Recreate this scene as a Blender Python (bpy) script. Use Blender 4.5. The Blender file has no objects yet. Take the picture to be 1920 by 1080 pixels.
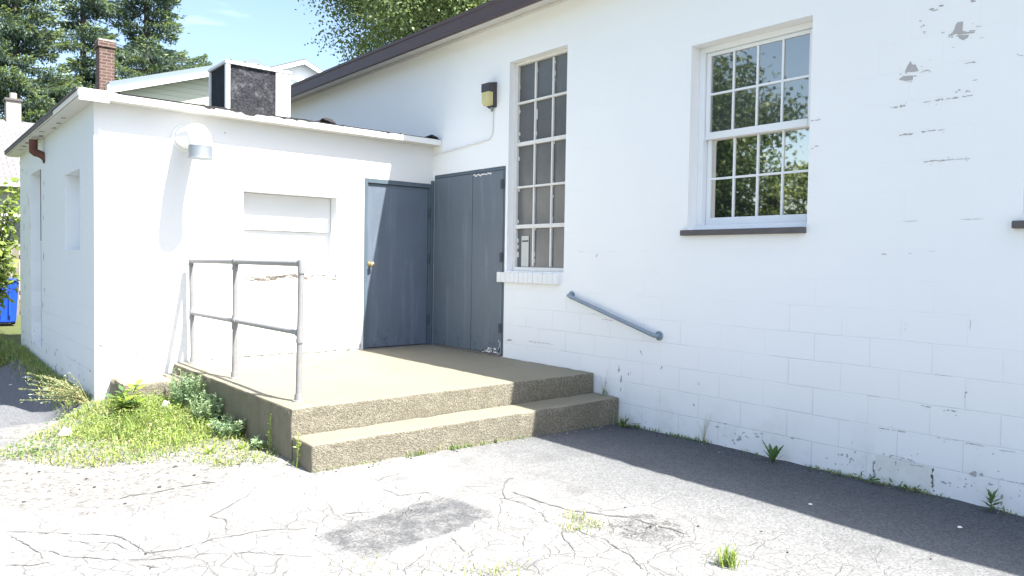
import bpy, bmesh, math, random
import numpy as np
from mathutils import Vector, Matrix
sc = bpy.context.scene
col = sc.collection
rnd = random.Random(7)
rng = np.random.default_rng(7)

# ------------------------------------------------------------------ camera
YAW, PITCH, ROLL = math.radians(40.131), math.radians(-1.958), math.radians(0.901)
CAM = Vector((-5.4323, -8.0745, 1.0928))
fw = Vector((math.sin(YAW)*math.cos(PITCH), math.cos(YAW)*math.cos(PITCH), math.sin(PITCH)))
r0 = Vector((math.cos(YAW), -math.sin(YAW), 0)); u0 = r0.cross(fw)
rr = math.cos(ROLL)*r0 + math.sin(ROLL)*u0; uu = -math.sin(ROLL)*r0 + math.cos(ROLL)*u0
cd = bpy.data.cameras.new('camera'); co = bpy.data.objects.new('camera', cd); col.objects.link(co)
co.matrix_world = Matrix(((rr.x, uu.x, -fw.x, CAM.x), (rr.y, uu.y, -fw.y, CAM.y), (rr.z, uu.z, -fw.z, CAM.z), (0, 0, 0, 1)))
cd.sensor_width = 36; cd.lens = 1383.52/1920*36; cd.clip_start = 0.05; cd.clip_end = 2000
sc.camera = co

# ------------------------------------------------------------------ sky, sun, exposure
SUN = Vector((0.19, -0.65, 1.0)).normalized()
SUN_EL = math.asin(SUN.z); SUN_ROT = math.atan2(SUN.x, SUN.y)
SKY_STRENGTH, SUN_STRENGTH, EXPOSURE = 0.115, 5.0, 1.62
w = bpy.data.worlds.new('World'); sc.world = w; w.use_nodes = True
nt = w.node_tree; nt.nodes.clear()
sky = nt.nodes.new('ShaderNodeTexSky'); sky.sky_type = 'NISHITA'; sky.sun_disc = False
sky.sun_elevation = SUN_EL; sky.sun_rotation = SUN_ROT; sky.altitude = 100; sky.air_density = 1.0; sky.dust_density = 2.2; sky.ozone_density = 1.0
bg = nt.nodes.new('ShaderNodeBackground'); bg.inputs['Strength'].default_value = SKY_STRENGTH
tc = nt.nodes.new('ShaderNodeTexCoord')
mp = nt.nodes.new('ShaderNodeMapping'); mp.inputs['Scale'].default_value = (1.2, 1.2, 7.0); mp.inputs['Location'].default_value = (0.35, 0.1, 0.42)
nz = nt.nodes.new('ShaderNodeTexNoise'); nz.inputs['Scale'].default_value = 1.6; nz.inputs['Detail'].default_value = 6; nz.inputs['Roughness'].default_value = 0.55
rp = nt.nodes.new('ShaderNodeValToRGB'); rp.color_ramp.elements[0].position = 0.60; rp.color_ramp.elements[1].position = 0.86
mx = nt.nodes.new('ShaderNodeMix'); mx.data_type = 'RGBA'; mx.inputs[7].default_value = (7.0, 7.2, 7.4, 1)
out = nt.nodes.new('ShaderNodeOutputWorld')
L = nt.links
L.new(tc.outputs['Generated'], mp.inputs[0]); L.new(mp.outputs[0], nz.inputs['Vector']); L.new(nz.outputs['Fac'], rp.inputs[0])
L.new(rp.outputs[0], mx.inputs[0]); L.new(sky.outputs[0], mx.inputs[6]); L.new(mx.outputs[2], bg.inputs[0]); L.new(bg.outputs[0], out.inputs[0])
sd = bpy.data.lights.new('sun', 'SUN'); sd.energy = SUN_STRENGTH; sd.angle = math.radians(0.5); sd.color = (1.0, 0.96, 0.89)
so = bpy.data.objects.new('sun', sd); col.objects.link(so); so.rotation_euler = SUN.to_track_quat('Z', 'Y').to_euler(); so.location = (5, -12, 20)
sc.view_settings.view_transform = 'Standard'; sc.view_settings.look = 'None'; sc.view_settings.gamma = 1.0
sc.view_settings.use_curve_mapping = False; sc.view_settings.exposure = EXPOSURE

# ------------------------------------------------------------------ material helper
class NT:
    def __init__(s, name):
        s.m = bpy.data.materials.new(name); s.m.use_nodes = True; s.t = s.m.node_tree
        s.b = s.t.nodes['Principled BSDF']; s.o = s.t.nodes['Material Output']; s._c = None
    def n(s, typ, ins=None, **props):
        nd = s.t.nodes.new('ShaderNode'+typ)
        for k, v in props.items(): setattr(nd, k, v)
        for k, v in (ins or {}).items(): s.set(nd.inputs[k], v)
        return nd
    def set(s, sock, v):
        if isinstance(v, bpy.types.NodeSocket): s.t.links.new(v, sock)
        elif isinstance(v, (tuple, list)) and len(v) == 3 and sock.type == 'RGBA': sock.default_value = (*v, 1)
        else: sock.default_value = v
    @property
    def obj(s):
        if s._c is None: s._c = s.n('TexCoord').outputs['Object']
        return s._c
    def math(s, op, a, b=0.0, c=None, clamp=False):
        nd = s.n('Math', {0: a, 1: b}, operation=op, use_clamp=clamp)
        if c is not None: s.set(nd.inputs[2], c)
        return nd.outputs[0]
    def vmath(s, op, a, b=(0, 0, 0)):
        return s.n('VectorMath', {0: a, 1: b}, operation=op).outputs[0]
    def noise(s, scale, detail=4, rough=0.55, vec=None, out='Fac'):
        return s.n('TexNoise', {'Vector': vec or s.obj, 'Scale': scale, 'Detail': detail, 'Roughness': rough}).outputs[out]
    def vor(s, scale, feature='F1', vec=None, out='Distance', rand=1.0):
        return s.n('TexVoronoi', {'Vector': vec or s.obj, 'Scale': scale, 'Randomness': rand}, feature=feature).outputs[out]
    def step(s, x, a, b):
        return s.n('MapRange', {0: x, 1: a, 2: b, 3: 0.0, 4: 1.0}, interpolation_type='SMOOTHSTEP').outputs[0]
    def mix(s, f, a, b, blend='MIX'):
        nd = s.n('Mix', data_type='RGBA', blend_type=blend); s.set(nd.inputs[0], f); s.set(nd.inputs[6], a); s.set(nd.inputs[7], b)
        return nd.outputs[2]
    def bump(s, h, strength=0.3, dist=0.01, normal=None):
        nd = s.n('Bump', {'Strength': strength, 'Distance': dist, 'Height': h})
        if normal is not None: s.set(nd.inputs['Normal'], normal)
        return nd.outputs[0]
    def fin(s, color, rough=0.8, normal=None, spec=0.3, metal=0.0):
        s.set(s.b.inputs['Base Color'], color); s.set(s.b.inputs['Roughness'], rough)
        s.b.inputs['Specular IOR Level'].default_value = spec; s.b.inputs['Metallic'].default_value = metal
        if normal is not None: s.set(s.b.inputs['Normal'], normal)
        return s.m

def simple(name, c, rough=0.7, var=0.12, scale=6.0, spec=0.3, metal=0.0, bump=0.0, bscale=40.0):
    k = NT(name)
    d = tuple(max(0, x*(1-var)) for x in c); e = tuple(min(1, x*(1+var)) for x in c)
    colr = k.mix(k.noise(scale, 6, 0.6), d, e)
    return k.fin(colr, rough, k.bump(k.noise(bscale, 5), bump, 0.004) if bump else None, spec, metal)

def block_paint(name, along, base, origin, bw=0.42, bh=0.2095, joint=0.5):
    """painted concrete block: faint courses, roller texture, scuffs"""
    k = NT(name)
    sx = k.n('SeparateXYZ', {0: k.obj}).outputs
    wob = k.math('MULTIPLY', k.math('SUBTRACT', k.noise(2.2, 3), 0.5), 0.016)
    v = k.n('CombineXYZ', {0: sx[along], 1: k.math('ADD', k.math('SUBTRACT', sx[2], origin), wob), 2: 0.0}).outputs[0]
    br = k.n('TexBrick', {'Vector': v, 'Scale': 1.0, 'Mortar Size': 0.005, 'Mortar Smooth': 0.7, 'Brick Width': bw, 'Row Height': bh,
                          'Color1': (1, 1, 1), 'Color2': (1, 1, 1), 'Mortar': (0, 0, 0)}, offset=0.5)
    br2 = k.n('TexBrick', {'Vector': v, 'Scale': 1.0, 'Mortar Size': 0.0, 'Brick Width': bw, 'Row Height': bh, 'Bias': 0.0,
                          'Color1': (0, 0, 0), 'Color2': (1, 1, 1), 'Mortar': (0.5, 0.5, 0.5)}, offset=0.5)
    patch = k.step(k.noise(1.3, 5, 0.65), 0.40, 0.62)
    jf = k.math('MULTIPLY', br.outputs['Fac'], k.math('MULTIPLY_ADD', patch, 0.75, k.math('MULTIPLY_ADD', k.step(sx[2], 0.9, 0.0), 0.22, 0.03)))
    big = k.noise(0.7, 5, 0.6); fine = k.noise(28, 5)
    c = k.mix(big, tuple(x*0.955 for x in base), tuple(min(1, x*1.03) for x in base))
    c = k.mix(k.math('MULTIPLY', br2.outputs['Color'], 0.025), c, tuple(x*0.8 for x in base))
    c = k.mix(k.math('MULTIPLY', jf, k.math('MULTIPLY', joint, k.math('MULTIPLY_ADD', k.step(sx[2], 1.2, 0.2), 0.62, 0.07))), c, tuple(x*0.62 for x in base))
    # worn flecks and grime splashed up from the pavement
    low = k.step(sx[2], 0.15, -0.42)
    fl = k.step(k.noise(19, 6, 0.7), 0.66, 0.72); reg = k.step(k.noise(1.6, 3), 0.52, 0.66)
    c = k.mix(k.math('MULTIPLY', k.math('MULTIPLY', fl, reg), k.math('MULTIPLY_ADD', low, 0.75, 0.10)), c, (0.36, 0.35, 0.33))
    c = k.mix(k.math('MULTIPLY', low, k.math('MULTIPLY', k.step(k.noise(2.7, 5, 0.65), 0.45, 0.75), 0.38)), c, (0.50, 0.49, 0.43))
    h = k.math('MULTIPLY_ADD', k.math('MULTIPLY', jf, k.math('MULTIPLY_ADD', k.step(sx[2], 1.0, 0.3), 0.8, 0.2)), -1.7, k.math('MULTIPLY', fine, 0.22))
    h = k.math('ADD', h, k.math('MULTIPLY', k.noise(4.5, 3), 0.5))
    return k.fin(c, 0.62, k.bump(h, 0.42, 0.008), 0.35)

M = {}
M['wall'] = block_paint('painted_block', 1, (0.87, 0.87, 0.86), -0.4625)
M['annex'] = block_paint('painted_annex_block', 0, (0.715, 0.722, 0.73), -0.4625, 0.42, 0.2095, 0.6)
M['annexside'] = block_paint('painted_side_block', 1, (0.72, 0.745, 0.76), -0.4625, 0.42, 0.2095, 0.6)
M['white'] = simple('white_trim_paint', (0.78, 0.78, 0.77), 0.5, 0.05, 5)
M['vinyl'] = simple('white_vinyl', (0.80, 0.81, 0.82), 0.35, 0.02, 3, 0.5)
M['chalk'] = simple('chalky_white_paint', (0.74, 0.72, 0.68), 0.7, 0.14, 14, bump=0.3)
M['bare'] = simple('bare_block', (0.44, 0.42, 0.41), 0.9, 0.16, 30, bump=0.3)
M['bare2'] = simple('bare_brick_grime', (0.17, 0.150, 0.130), 0.9, 0.3, 30, bump=0.3)
M['grime'] = simple('grimy_block_face', (0.76, 0.755, 0.715), 0.85, 0.16, 9, bump=0.4)
M['fascia'] = simple('brown_metal_fascia', (0.082, 0.055, 0.055), 0.5, 0.12, 3, 0.4)
M['shingle'] = simple('roof_shingle', (0.11, 0.10, 0.10), 0.9, 0.3, 30, bump=0.5)
M['tar'] = simple('roof_tar', (0.028, 0.026, 0.028), 0.8, 0.35, 20, bump=0.8)
M['soffit'] = simple('soffit_paint', (0.66, 0.64, 0.60), 0.7, 0.12, 6)
M['sill'] = simple('dark_slate_sill', (0.115, 0.105, 0.105), 0.75, 0.3, 12, bump=0.5)
M['galv'] = simple('galvanised_steel', (0.22, 0.25, 0.275), 0.5, 0.12, 12, 0.5, 0.3)
M['pipe'] = simple('weathered_grey_pipe', (0.25, 0.248, 0.25), 0.55, 0.2, 25, 0.4, 0.15)
M['bluepipe'] = simple('painted_grey_pipe', (0.23, 0.28, 0.33), 0.45, 0.12, 20, 0.4)
M['hinge'] = simple('dark_hinge', (0.055, 0.07, 0.085), 0.6, 0.25, 30)
M['black'] = simple('black_gap', (0.02, 0.02, 0.022), 0.9, 0.2, 10)
M['bronze'] = simple('dark_bronze', (0.055, 0.052, 0.058), 0.5, 0.15, 20, 0.4)
M['rust'] = simple('rusted_iron', (0.115, 0.052, 0.038), 0.85, 0.45, 14, bump=0.5)
M['brass'] = simple('brass', (0.62, 0.50, 0.26), 0.28, 0.1, 10, 0.5, 0.8)
M['paper'] = simple('paper', (0.55, 0.55, 0.52), 0.8, 0.05, 8)
M['wood'] = simple('weathered_wood', (0.20, 0.175, 0.155), 0.85, 0.25, 5, bump=0.3)
M['bark'] = simple('bark', (0.075, 0.065, 0.058), 0.95, 0.35, 9, bump=0.8, bscale=18)
M['blue'] = simple('blue_plastic', (0.012, 0.07, 0.55), 0.4, 0.12, 4, 0.5)
M['rubber'] = simple('black_rubber', (0.02, 0.02, 0.022), 0.8, 0.2, 8)
M['stone'] = simple('pebble_dark', (0.06, 0.058, 0.06), 0.9, 0.4, 20)
M['chimgrey'] = simple('grey_chimney_block', (0.34, 0.32, 0.29), 0.9, 0.2, 5, bump=0.3)
M['crack'] = simple('crack_fill', (0.13, 0.127, 0.122), 1.0, 0.5, 25)
M['litter'] = simple('white_scrap', (0.80, 0.79, 0.76), 0.7, 0.06, 8)

def leafmat(name, a, b, trans=0.35, scale=3.0):
    k = NT(name)
    nz_ = k.step(k.noise(scale, 4, 0.6), 0.32, 0.68)
    c = k.mix(nz_, a, b)
    d = k.n('BsdfDiffuse', {'Color': c}); t = k.n('BsdfTranslucent', {'Color': k.mix(0.5, c, (0.29, 0.38, 0.10))})
    g = k.n('BsdfGlossy', {'Color': (0.5, 0.55, 0.5), 'Roughness': 0.45})
    m1 = k.n('MixShader', {0: trans, 1: d.outputs[0], 2: t.outputs[0]})
    m2 = k.n('MixShader', {0: 0.05, 1: m1.outputs[0], 2: g.outputs[0]})
    k.t.links.new(m2.outputs[0], k.o.inputs[0]); return k.m
M['spruce'] = leafmat('spruce_needles', (0.075, 0.118, 0.122), (0.135, 0.195, 0.150), 0.3, 1.2)
M['spruce2'] = leafmat('spruce_tips', (0.17, 0.245, 0.115), (0.29, 0.36, 0.125), 0.35, 1.2)
M['leaf'] = leafmat('maple_leaf', (0.085, 0.140, 0.068), (0.165, 0.235, 0.090), 0.5, 0.7)
M['leaf2'] = leafmat('maple_leaf_light', (0.19, 0.262, 0.105), (0.31, 0.375, 0.15), 0.55, 0.7)
M['grass'] = leafmat('grass_blade', (0.19, 0.28, 0.075), (0.32, 0.40, 0.125), 0.4, 3)
M['grassdry'] = leafmat('grass_dry', (0.34, 0.33, 0.15), (0.44, 0.41, 0.22), 0.3, 3)
M['weed'] = leafmat('weed_leaf', (0.08, 0.16, 0.07), (0.14, 0.23, 0.08), 0.35, 6)
M['weedgrey'] = leafmat('mugwort_leaf', (0.23, 0.34, 0.20), (0.37, 0.47, 0.27), 0.35, 6)
M['leafd'] = leafmat('shade_tree_leaf', (0.018, 0.040, 0.018), (0.055, 0.095, 0.030), 0.2, 0.7)
M['bright'] = leafmat('bright_leaf', (0.24, 0.35, 0.05), (0.36, 0.46, 0.09), 0.45, 6)

def doorpaint(name, c):
    k = NT(name)
    sx = k.n('SeparateXYZ', {0: k.obj}).outputs
    v = k.n('CombineXYZ', {0: k.math('MULTIPLY', sx[0], 9), 1: k.math('MULTIPLY', sx[1], 9), 2: k.math('MULTIPLY', sx[2], 1.1)}).outputs[0]
    st = k.noise(1.0, 5, 0.6, v); bigv = k.noise(1.6, 4)
    cc = k.mix(bigv, tuple(x*0.85 for x in c), tuple(x*1.15 for x in c))
    cc = k.mix(k.math('MULTIPLY', k.step(st, 0.50, 0.75), 0.5), cc, tuple(x*1.5+0.01 for x in c))
    sc_ = k.step(k.noise(35, 4, 0.7), 0.70, 0.74)
    cc = k.mix(k.math('MULTIPLY', sc_, 0.35), cc, (0.26, 0.30, 0.32))
    kick = k.math('MULTIPLY', k.step(sx[2], 0.42, 0.04), k.step(k.noise(11, 6, 0.75), 0.50, 0.66))
    cc = k.mix(k.math('MULTIPLY', kick, 0.5), cc, (0.045, 0.052, 0.058))
    rub = k.math('MULTIPLY', k.step(k.math('ABSOLUTE', k.math('SUBTRACT', sx[2], 1.05)), 0.30, 0.0), k.step(k.noise(6, 6, 0.75), 0.52, 0.72))
    cc = k.mix(k.math('MULTIPLY', rub, 0.35), cc, (0.20, 0.225, 0.24))
    return k.fin(cc, k.math('MULTIPLY_ADD', k.noise(5, 4), 0.3, 0.38), k.bump(k.math('ADD', k.noise(14, 4), k.math('MULTIPLY', k.noise(2.5, 2), 3.0)), 0.16, 0.008), 0.4)
M['door'] = doorpaint('slate_blue_door_paint', (0.110, 0.139, 0.180))
M['door2'] = doorpaint('slate_grey_door_paint', (0.118, 0.145, 0.172))
M['frame'] = doorpaint('door_frame_paint', (0.082, 0.112, 0.142))

def concrete_top():
    k = NT('worn_concrete_top')
    c = k.mix(k.noise(1.4, 6, 0.6), (0.205, 0.189, 0.138), (0.285, 0.266, 0.200))
    c = k.mix(k.math('MULTIPLY', k.step(k.vor(90, out='Color'), 0.2, 0.8), 0.3), c, (0.21, 0.19, 0.14))
    st = k.step(k.noise(3.2, 6, 0.7), 0.60, 0.72)
    c = k.mix(k.math('MULTIPLY', st, 0.28), c, (0.24, 0.20, 0.15))
    wv = k.n('VectorMath', {0: k.n('TexNoise', {'Vector': k.obj, 'Scale': 3.0, 'Detail': 4}).outputs['Color'], 1: (0.25, 0.25, 0.0)}, operation='MULTIPLY').outputs[0]
    ed = k.vor(0.75, 'DISTANCE_TO_EDGE', k.n('VectorMath', {0: k.vmath('ADD', k.obj, wv), 1: (1, 1, 0)}, operation='MULTIPLY').outputs[0])
    hair = k.math('MULTIPLY', k.step(ed, 0.006, 0.001), k.step(k.noise(1.7, 3), 0.45, 0.6))
    c = k.mix(k.math('MULTIPLY', hair, 0.55), c, (0.10, 0.09, 0.07))
    rs = k.step(k.noise(7, 3, 0.5), 0.735, 0.77); c = k.mix(k.math('MULTIPLY', rs, 0.55), c, (0.26, 0.13, 0.06))
    return k.fin(c, 0.85, k.bump(k.noise(90, 5), 0.35, 0.004), 0.25)
def concrete_side():
    k = NT('exposed_aggregate')
    a = k.vor(100, out='Color'); a1 = k.n('SeparateColor', {0: a}).outputs[0]
    c = k.mix(a1, (0.135, 0.126, 0.097), (0.315, 0.296, 0.236))
    c = k.mix(k.math('MULTIPLY', k.step(k.vor(150), 0.35, 0.62), 0.45), c, (0.09, 0.08, 0.062))
    big = k.step(k.noise(2.6, 6, 0.65), 0.3, 0.7)
    c = k.mix(k.math('MULTIPLY', big, 0.4), c, (0.12, 0.105, 0.075))
    c = k.mix(k.math('MULTIPLY', k.step(k.noise(9, 5, 0.7), 0.58, 0.7), 0.35), c, (0.34, 0.31, 0.25))
    h = k.math('ADD', k.vor(100), k.math('MULTIPLY', k.noise(30, 5), 0.9))
    return k.fin(c, 0.9, k.bump(h, 0.6, 0.008), 0.2)
def concrete_flank():
    k = NT('weathered_formed_concrete')
    sx = k.n('SeparateXYZ', {0: k.obj}).outputs
    v = k.n('CombineXYZ', {0: sx[0], 1: k.math('MULTIPLY', sx[1], 5), 2: k.math('MULTIPLY', sx[2], 0.8)}).outputs[0]
    c = k.mix(k.noise(1.0, 6, 0.65, v), (0.125, 0.112, 0.078), (0.25, 0.228, 0.168))
    c = k.mix(k.math('MULTIPLY', k.step(k.noise(22, 5, 0.7), 0.5, 0.68), 0.4), c, (0.105, 0.09, 0.065))
    return k.fin(c, 0.92, k.bump(k.noise(35, 6), 0.7, 0.008), 0.2)
M['ctop'] = concrete_top(); M['cside'] = concrete_side(); M['cflank'] = concrete_flank()

def pavement():
    k = NT('weathered_asphalt')
    sx = k.n('SeparateXYZ', {0: k.obj}).outputs; X, Y = sx[0], sx[1]
    big = k.noise(0.75, 5, 0.6); mid = k.noise(3.5, 5, 0.65); fine = k.noise(75, 4, 0.7)
    agg = k.n('SeparateColor', {0: k.vor(95, out='Color')}).outputs[0]
    wob = k.math('MULTIPLY', k.math('SUBTRACT', big, 0.5), 1.5)
    # bleached field away from the wall, tone darkening toward it
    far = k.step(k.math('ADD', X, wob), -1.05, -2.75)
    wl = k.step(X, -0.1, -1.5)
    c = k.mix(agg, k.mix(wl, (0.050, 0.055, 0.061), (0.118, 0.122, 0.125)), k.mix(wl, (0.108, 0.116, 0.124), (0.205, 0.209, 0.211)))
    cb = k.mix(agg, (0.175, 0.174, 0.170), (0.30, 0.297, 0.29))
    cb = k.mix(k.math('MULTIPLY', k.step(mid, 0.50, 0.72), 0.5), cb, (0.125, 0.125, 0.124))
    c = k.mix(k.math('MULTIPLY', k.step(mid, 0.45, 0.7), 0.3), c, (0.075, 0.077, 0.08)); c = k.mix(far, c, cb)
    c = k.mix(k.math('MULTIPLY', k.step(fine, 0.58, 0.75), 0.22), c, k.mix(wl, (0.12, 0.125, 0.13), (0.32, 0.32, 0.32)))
    # driveway left of the annex: older grey asphalt
    drv = k.math('MULTIPLY', k.step(k.math('ADD', Y, wob), -1.9, -1.2), k.step(X, -3.5, -3.75))
    cd_ = k.mix(agg, (0.105, 0.11, 0.12), (0.19, 0.195, 0.205))
    c = k.mix(drv, c, cd_)
    # soft dark worn patch
    ux = k.math('SUBTRACT', k.math('MULTIPLY_ADD', k.math('SUBTRACT', mid, 0.5), 0.25, X), -3.22)
    uy = k.math('SUBTRACT', k.math('MULTIPLY_ADD', k.math('SUBTRACT', k.noise(6, 4), 0.5), 0.25, Y), -4.58)
    ra = k.math('ADD', k.math('MULTIPLY', ux, 0.985), k.math('MULTIPLY', uy, 0.17)); rb = k.math('ADD', k.math('MULTIPLY', uy, 0.985), k.math('MULTIPLY', ux, -0.17))
    d = k.math('POWER', k.math('ADD', k.math('POWER', k.math('ABSOLUTE', k.math('DIVIDE', ra, 0.50)), 6.0), k.math('POWER', k.math('ABSOLUTE', k.math('DIVIDE', rb, 0.25)), 6.0)), 0.1667)
    pm = k.math('MULTIPLY', k.step(d, 1.10, 0.86), k.math('MULTIPLY_ADD', k.step(k.noise(9, 5, 0.7), 0.35, 0.6), 0.55, 0.45))
    c = k.mix(pm, c, k.mix(agg, (0.068, 0.070, 0.073), (0.128, 0.131, 0.135)))
    # alligator cracking
    wv = k.n('VectorMath', {0: k.n('TexNoise', {'Vector': k.obj, 'Scale': 2.3, 'Detail': 4}).outputs['Color'], 1: (0.28, 0.28, 0.0)}, operation='MULTIPLY').outputs[0]
    flat = k.n('VectorMath', {0: k.vmath('ADD', k.obj, wv), 1: (1, 1, 0)}, operation='MULTIPLY').outputs[0]
    e1 = k.vor(2.6, 'DISTANCE_TO_EDGE', flat); e2 = k.vor(7.0, 'DISTANCE_TO_EDGE', flat)
    reg = k.step(k.math('ADD', k.noise(0.9, 3), k.math('MULTIPLY', k.step(Y, -3.9, -5.0), 0.16)), 0.50, 0.64)
    def spot(cx, cy, rx, ry):
        a = k.math('DIVIDE', k.math('SUBTRACT', X, cx), rx); b = k.math('DIVIDE', k.math('SUBTRACT', Y, cy), ry)
        return k.step(k.math('ADD', k.math('ADD', k.math('MULTIPLY', a, a), k.math('MULTIPLY', b, b)), k.math('MULTIPLY', k.math('SUBTRACT', k.noise(4, 4), 0.5), 1.2)), 1.1, 0.5)
    spots_ = k.math('MAXIMUM', spot(-2.65, -5.55, 0.75, 0.5), k.math('MAXIMUM', spot(-4.6, -4.15, 0.55, 0.35), spot(-1.75, -6.2, 0.5, 0.45)))
    reg2 = k.math('MULTIPLY', k.step(k.noise(1.5, 3), 0.47, 0.6), k.step(k.math('ADD', k.math('MULTIPLY', X, 0.45), Y), -4.9, -5.9)); reg2 = k.math('MAXIMUM', reg2, spots_)
    cw = k.math('MULTIPLY', k.step(k.noise(5, 5, 0.7), 0.30, 0.72), 0.016)
    cr1 = k.math('MULTIPLY', k.step(k.math('SUBTRACT', e1, cw), 0.006, -0.006), reg)
    cr2 = k.math('MULTIPLY', k.step(k.math('SUBTRACT', e2, k.math('MULTIPLY', cw, 1.6)), 0.016, -0.012), reg2)
    cr = k.math('MULTIPLY', k.math('MAXIMUM', cr1, k.math('MULTIPLY', cr2, 0.95)), k.math('MULTIPLY_ADD', far, 0.75, 0.25))
    c = k.mix(k.math('MULTIPLY', cr, 0.68), c, (0.13, 0.128, 0.122))
    hole = spot(-2.13, -5.38, 0.26, 0.24)
    c = k.mix(k.math('MULTIPLY', hole, k.step(k.noise(14, 5, 0.75), 0.36, 0.58)), c, k.mix(agg, (0.05, 0.05, 0.05), (0.20, 0.198, 0.194)))
    # gravelly soil under the weeds, lawn soil behind
    gx = k.math('DIVIDE', k.math('ADD', k.math('SUBTRACT', X, -4.15), k.math('MULTIPLY', wob, 0.6)), 1.05); gy = k.math('DIVIDE', k.math('SUBTRACT', Y, -2.0), 1.55)
    gd = k.math('ADD', k.math('POWER', gx, 2.0), k.math('POWER', gy, 2.0))
    gd = k.math('ADD', gd, k.math('MULTIPLY', k.math('SUBTRACT', mid, 0.5), 0.9))
    gv = k.math('MULTIPLY_ADD', k.n('SeparateColor', {0: k.vor(55, out='Color')}).outputs[0], 0.6, k.math('MULTIPLY', k.step(k.noise(16, 5, 0.7), 0.35, 0.65), 0.4))
    soil = k.mix(gv, (0.095, 0.092, 0.086), (0.33, 0.322, 0.305))
    c = k.mix(k.math('MULTIPLY', k.step(gd, 1.25, 0.65), k.step(k.noise(5, 5, 0.7), 0.30, 0.5)), c, soil)
    tx = k.math('DIVIDE', k.math('SUBTRACT', X, -3.72), 0.6); ty = k.math('DIVIDE', k.math('SUBTRACT', Y, -1.2), 1.05)
    th_ = k.math('ADD', k.math('ADD', k.math('POWER', tx, 2.0), k.math('POWER', ty, 2.0)), k.math('MULTIPLY', k.math('SUBTRACT', k.noise(8, 5, 0.7), 0.5), 1.6))
    c = k.mix(k.math('MULTIPLY', k.step(th_, 1.1, 0.6), 0.8), c, k.mix(k.noise(30, 4), (0.09, 0.105, 0.035), (0.24, 0.235, 0.11)))
    lawn = k.math('MULTIPLY', k.step(k.math('MULTIPLY_ADD', mid, 0.8, Y), 4.9, 5.2), k.step(X, -1.0, -1.2))
    lawn = k.math('MAXIMUM', lawn, k.step(k.math('ADD', X, k.math('MULTIPLY', mid, 2.0)), -8.5, -9.5))
    c = k.mix(lawn, c, k.mix(k.noise(6, 5), (0.06, 0.085, 0.025), (0.13, 0.14, 0.05)))
    h = k.math('ADD', k.math('MULTIPLY', agg, 0.35), k.math('MULTIPLY', fine, 0.7))
    h = k.math('SUBTRACT', h, k.math('MULTIPLY', cr, 1.6))
    return k.fin(c, 0.9, k.bump(h, 0.6, 0.008), 0.25)
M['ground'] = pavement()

def glass(name, tint, refl, rough=0.02, dirt=0.0):
    k = NT(name)
    base = k.mix(k.noise(3.5, 5, 0.6), tuple(x*0.7 for x in tint), tuple(x*1.3 for x in tint))
    d = k.n('BsdfDiffuse', {'Color': base})
    g = k.n('BsdfGlossy', {'Color': (1.0, 0.93, 0.82), 'Roughness': rough})
    if dirt:
        nb = k.bump(k.noise(2.2, 3), 0.12, 0.05); k.set(g.inputs['Normal'], nb)
        f = k.math('MULTIPLY_ADD', k.noise(5, 5, 0.7), dirt, refl-dirt*0.5)
    else:
        k.set(g.inputs['Normal'], k.bump(k.noise(1.6, 2), 0.015, 0.05)); f = refl
    m1 = k.n('MixShader', {0: f, 1: d.outputs[0], 2: g.outputs[0]})
    k.t.links.new(m1.outputs[0], k.o.inputs[0]); return k.m
M['glassup'] = glass('upper_sash_glass', (0.05, 0.06, 0.062), 0.36)
M['glasslow'] = glass('lower_sash_glass', (0.03, 0.036, 0.036), 0.62)
M['dirtyglass'] = glass('dusty_glass', (0.118, 0.124, 0.130), 0.055, 0.25, 0.05)
M['farglass'] = glass('far_window_glass', (0.03, 0.04, 0.05), 0.2)
def lensmat():
    k = NT('yellowed_lens'); sx = k.n('SeparateXYZ', {0: k.obj}).outputs
    return k.fin(k.mix(k.noise(9, 4), (0.50, 0.45, 0.16), (0.62, 0.57, 0.30)), 0.35, None, 0.5)
M['lens'] = lensmat()
def coilmat():
    k = NT('condenser_mesh')
    v1 = k.vor(60, out='Color'); a = k.n('SeparateColor', {0: v1}).outputs[0]
    lint = k.math('MULTIPLY', k.step(k.noise(7, 6, 0.75), 0.5, 0.68), 0.75)
    c = k.mix(a, (0.012, 0.013, 0.017), (0.045, 0.047, 0.055)); c = k.mix(lint, c, (0.13, 0.135, 0.145))
    return k.fin(c, 0.8, k.bump(a, 0.5, 0.006), 0.2)
M['coil'] = coilmat()
def brickmat(name, c1, c2, mo, axis):
    k = NT(name); sx = k.n('SeparateXYZ', {0: k.obj}).outputs
    u = k.math('ADD', sx[0], sx[1])
    v = k.n('CombineXYZ', {0: u, 1: sx[2], 2: 0.0}).outputs[0]
    b = k.n('TexBrick', {'Vector': v, 'Scale': 1.0, 'Mortar Size': 0.011, 'Brick Width': 0.21, 'Row Height': 0.075, 'Color1': c1, 'Color2': c2, 'Mortar': mo})
    c = k.mix(k.math('MULTIPLY', k.noise(3, 4), 0.4), b.outputs['Color'], (0.09, 0.06, 0.05))
    return k.fin(c, 0.9, k.bump(b.outputs['Fac'], -0.5, 0.01), 0.2)
M['brick'] = brickmat('chimney_brick', (0.085, 0.047, 0.042), (0.135, 0.078, 0.066), (0.20, 0.17, 0.15), 0)
def siding(name, c, pitch):
    k = NT(name); sx = k.n('SeparateXYZ', {0: k.obj}).outputs
    f = k.math('FRACT', k.math('DIVIDE', sx[2], pitch))
    cc = k.mix(k.noise(1.2, 4), tuple(x*0.93 for x in c), tuple(min(1, x*1.05) for x in c))
    return k.fin(k.mix(k.step(f, 0.90, 1.0), cc, tuple(x*0.55 for x in c)), 0.6, k.bump(f, 0.8, 0.02), 0.3)
M['siding'] = siding('pale_green_siding', (0.50, 0.53, 0.44), 0.13)
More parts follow.
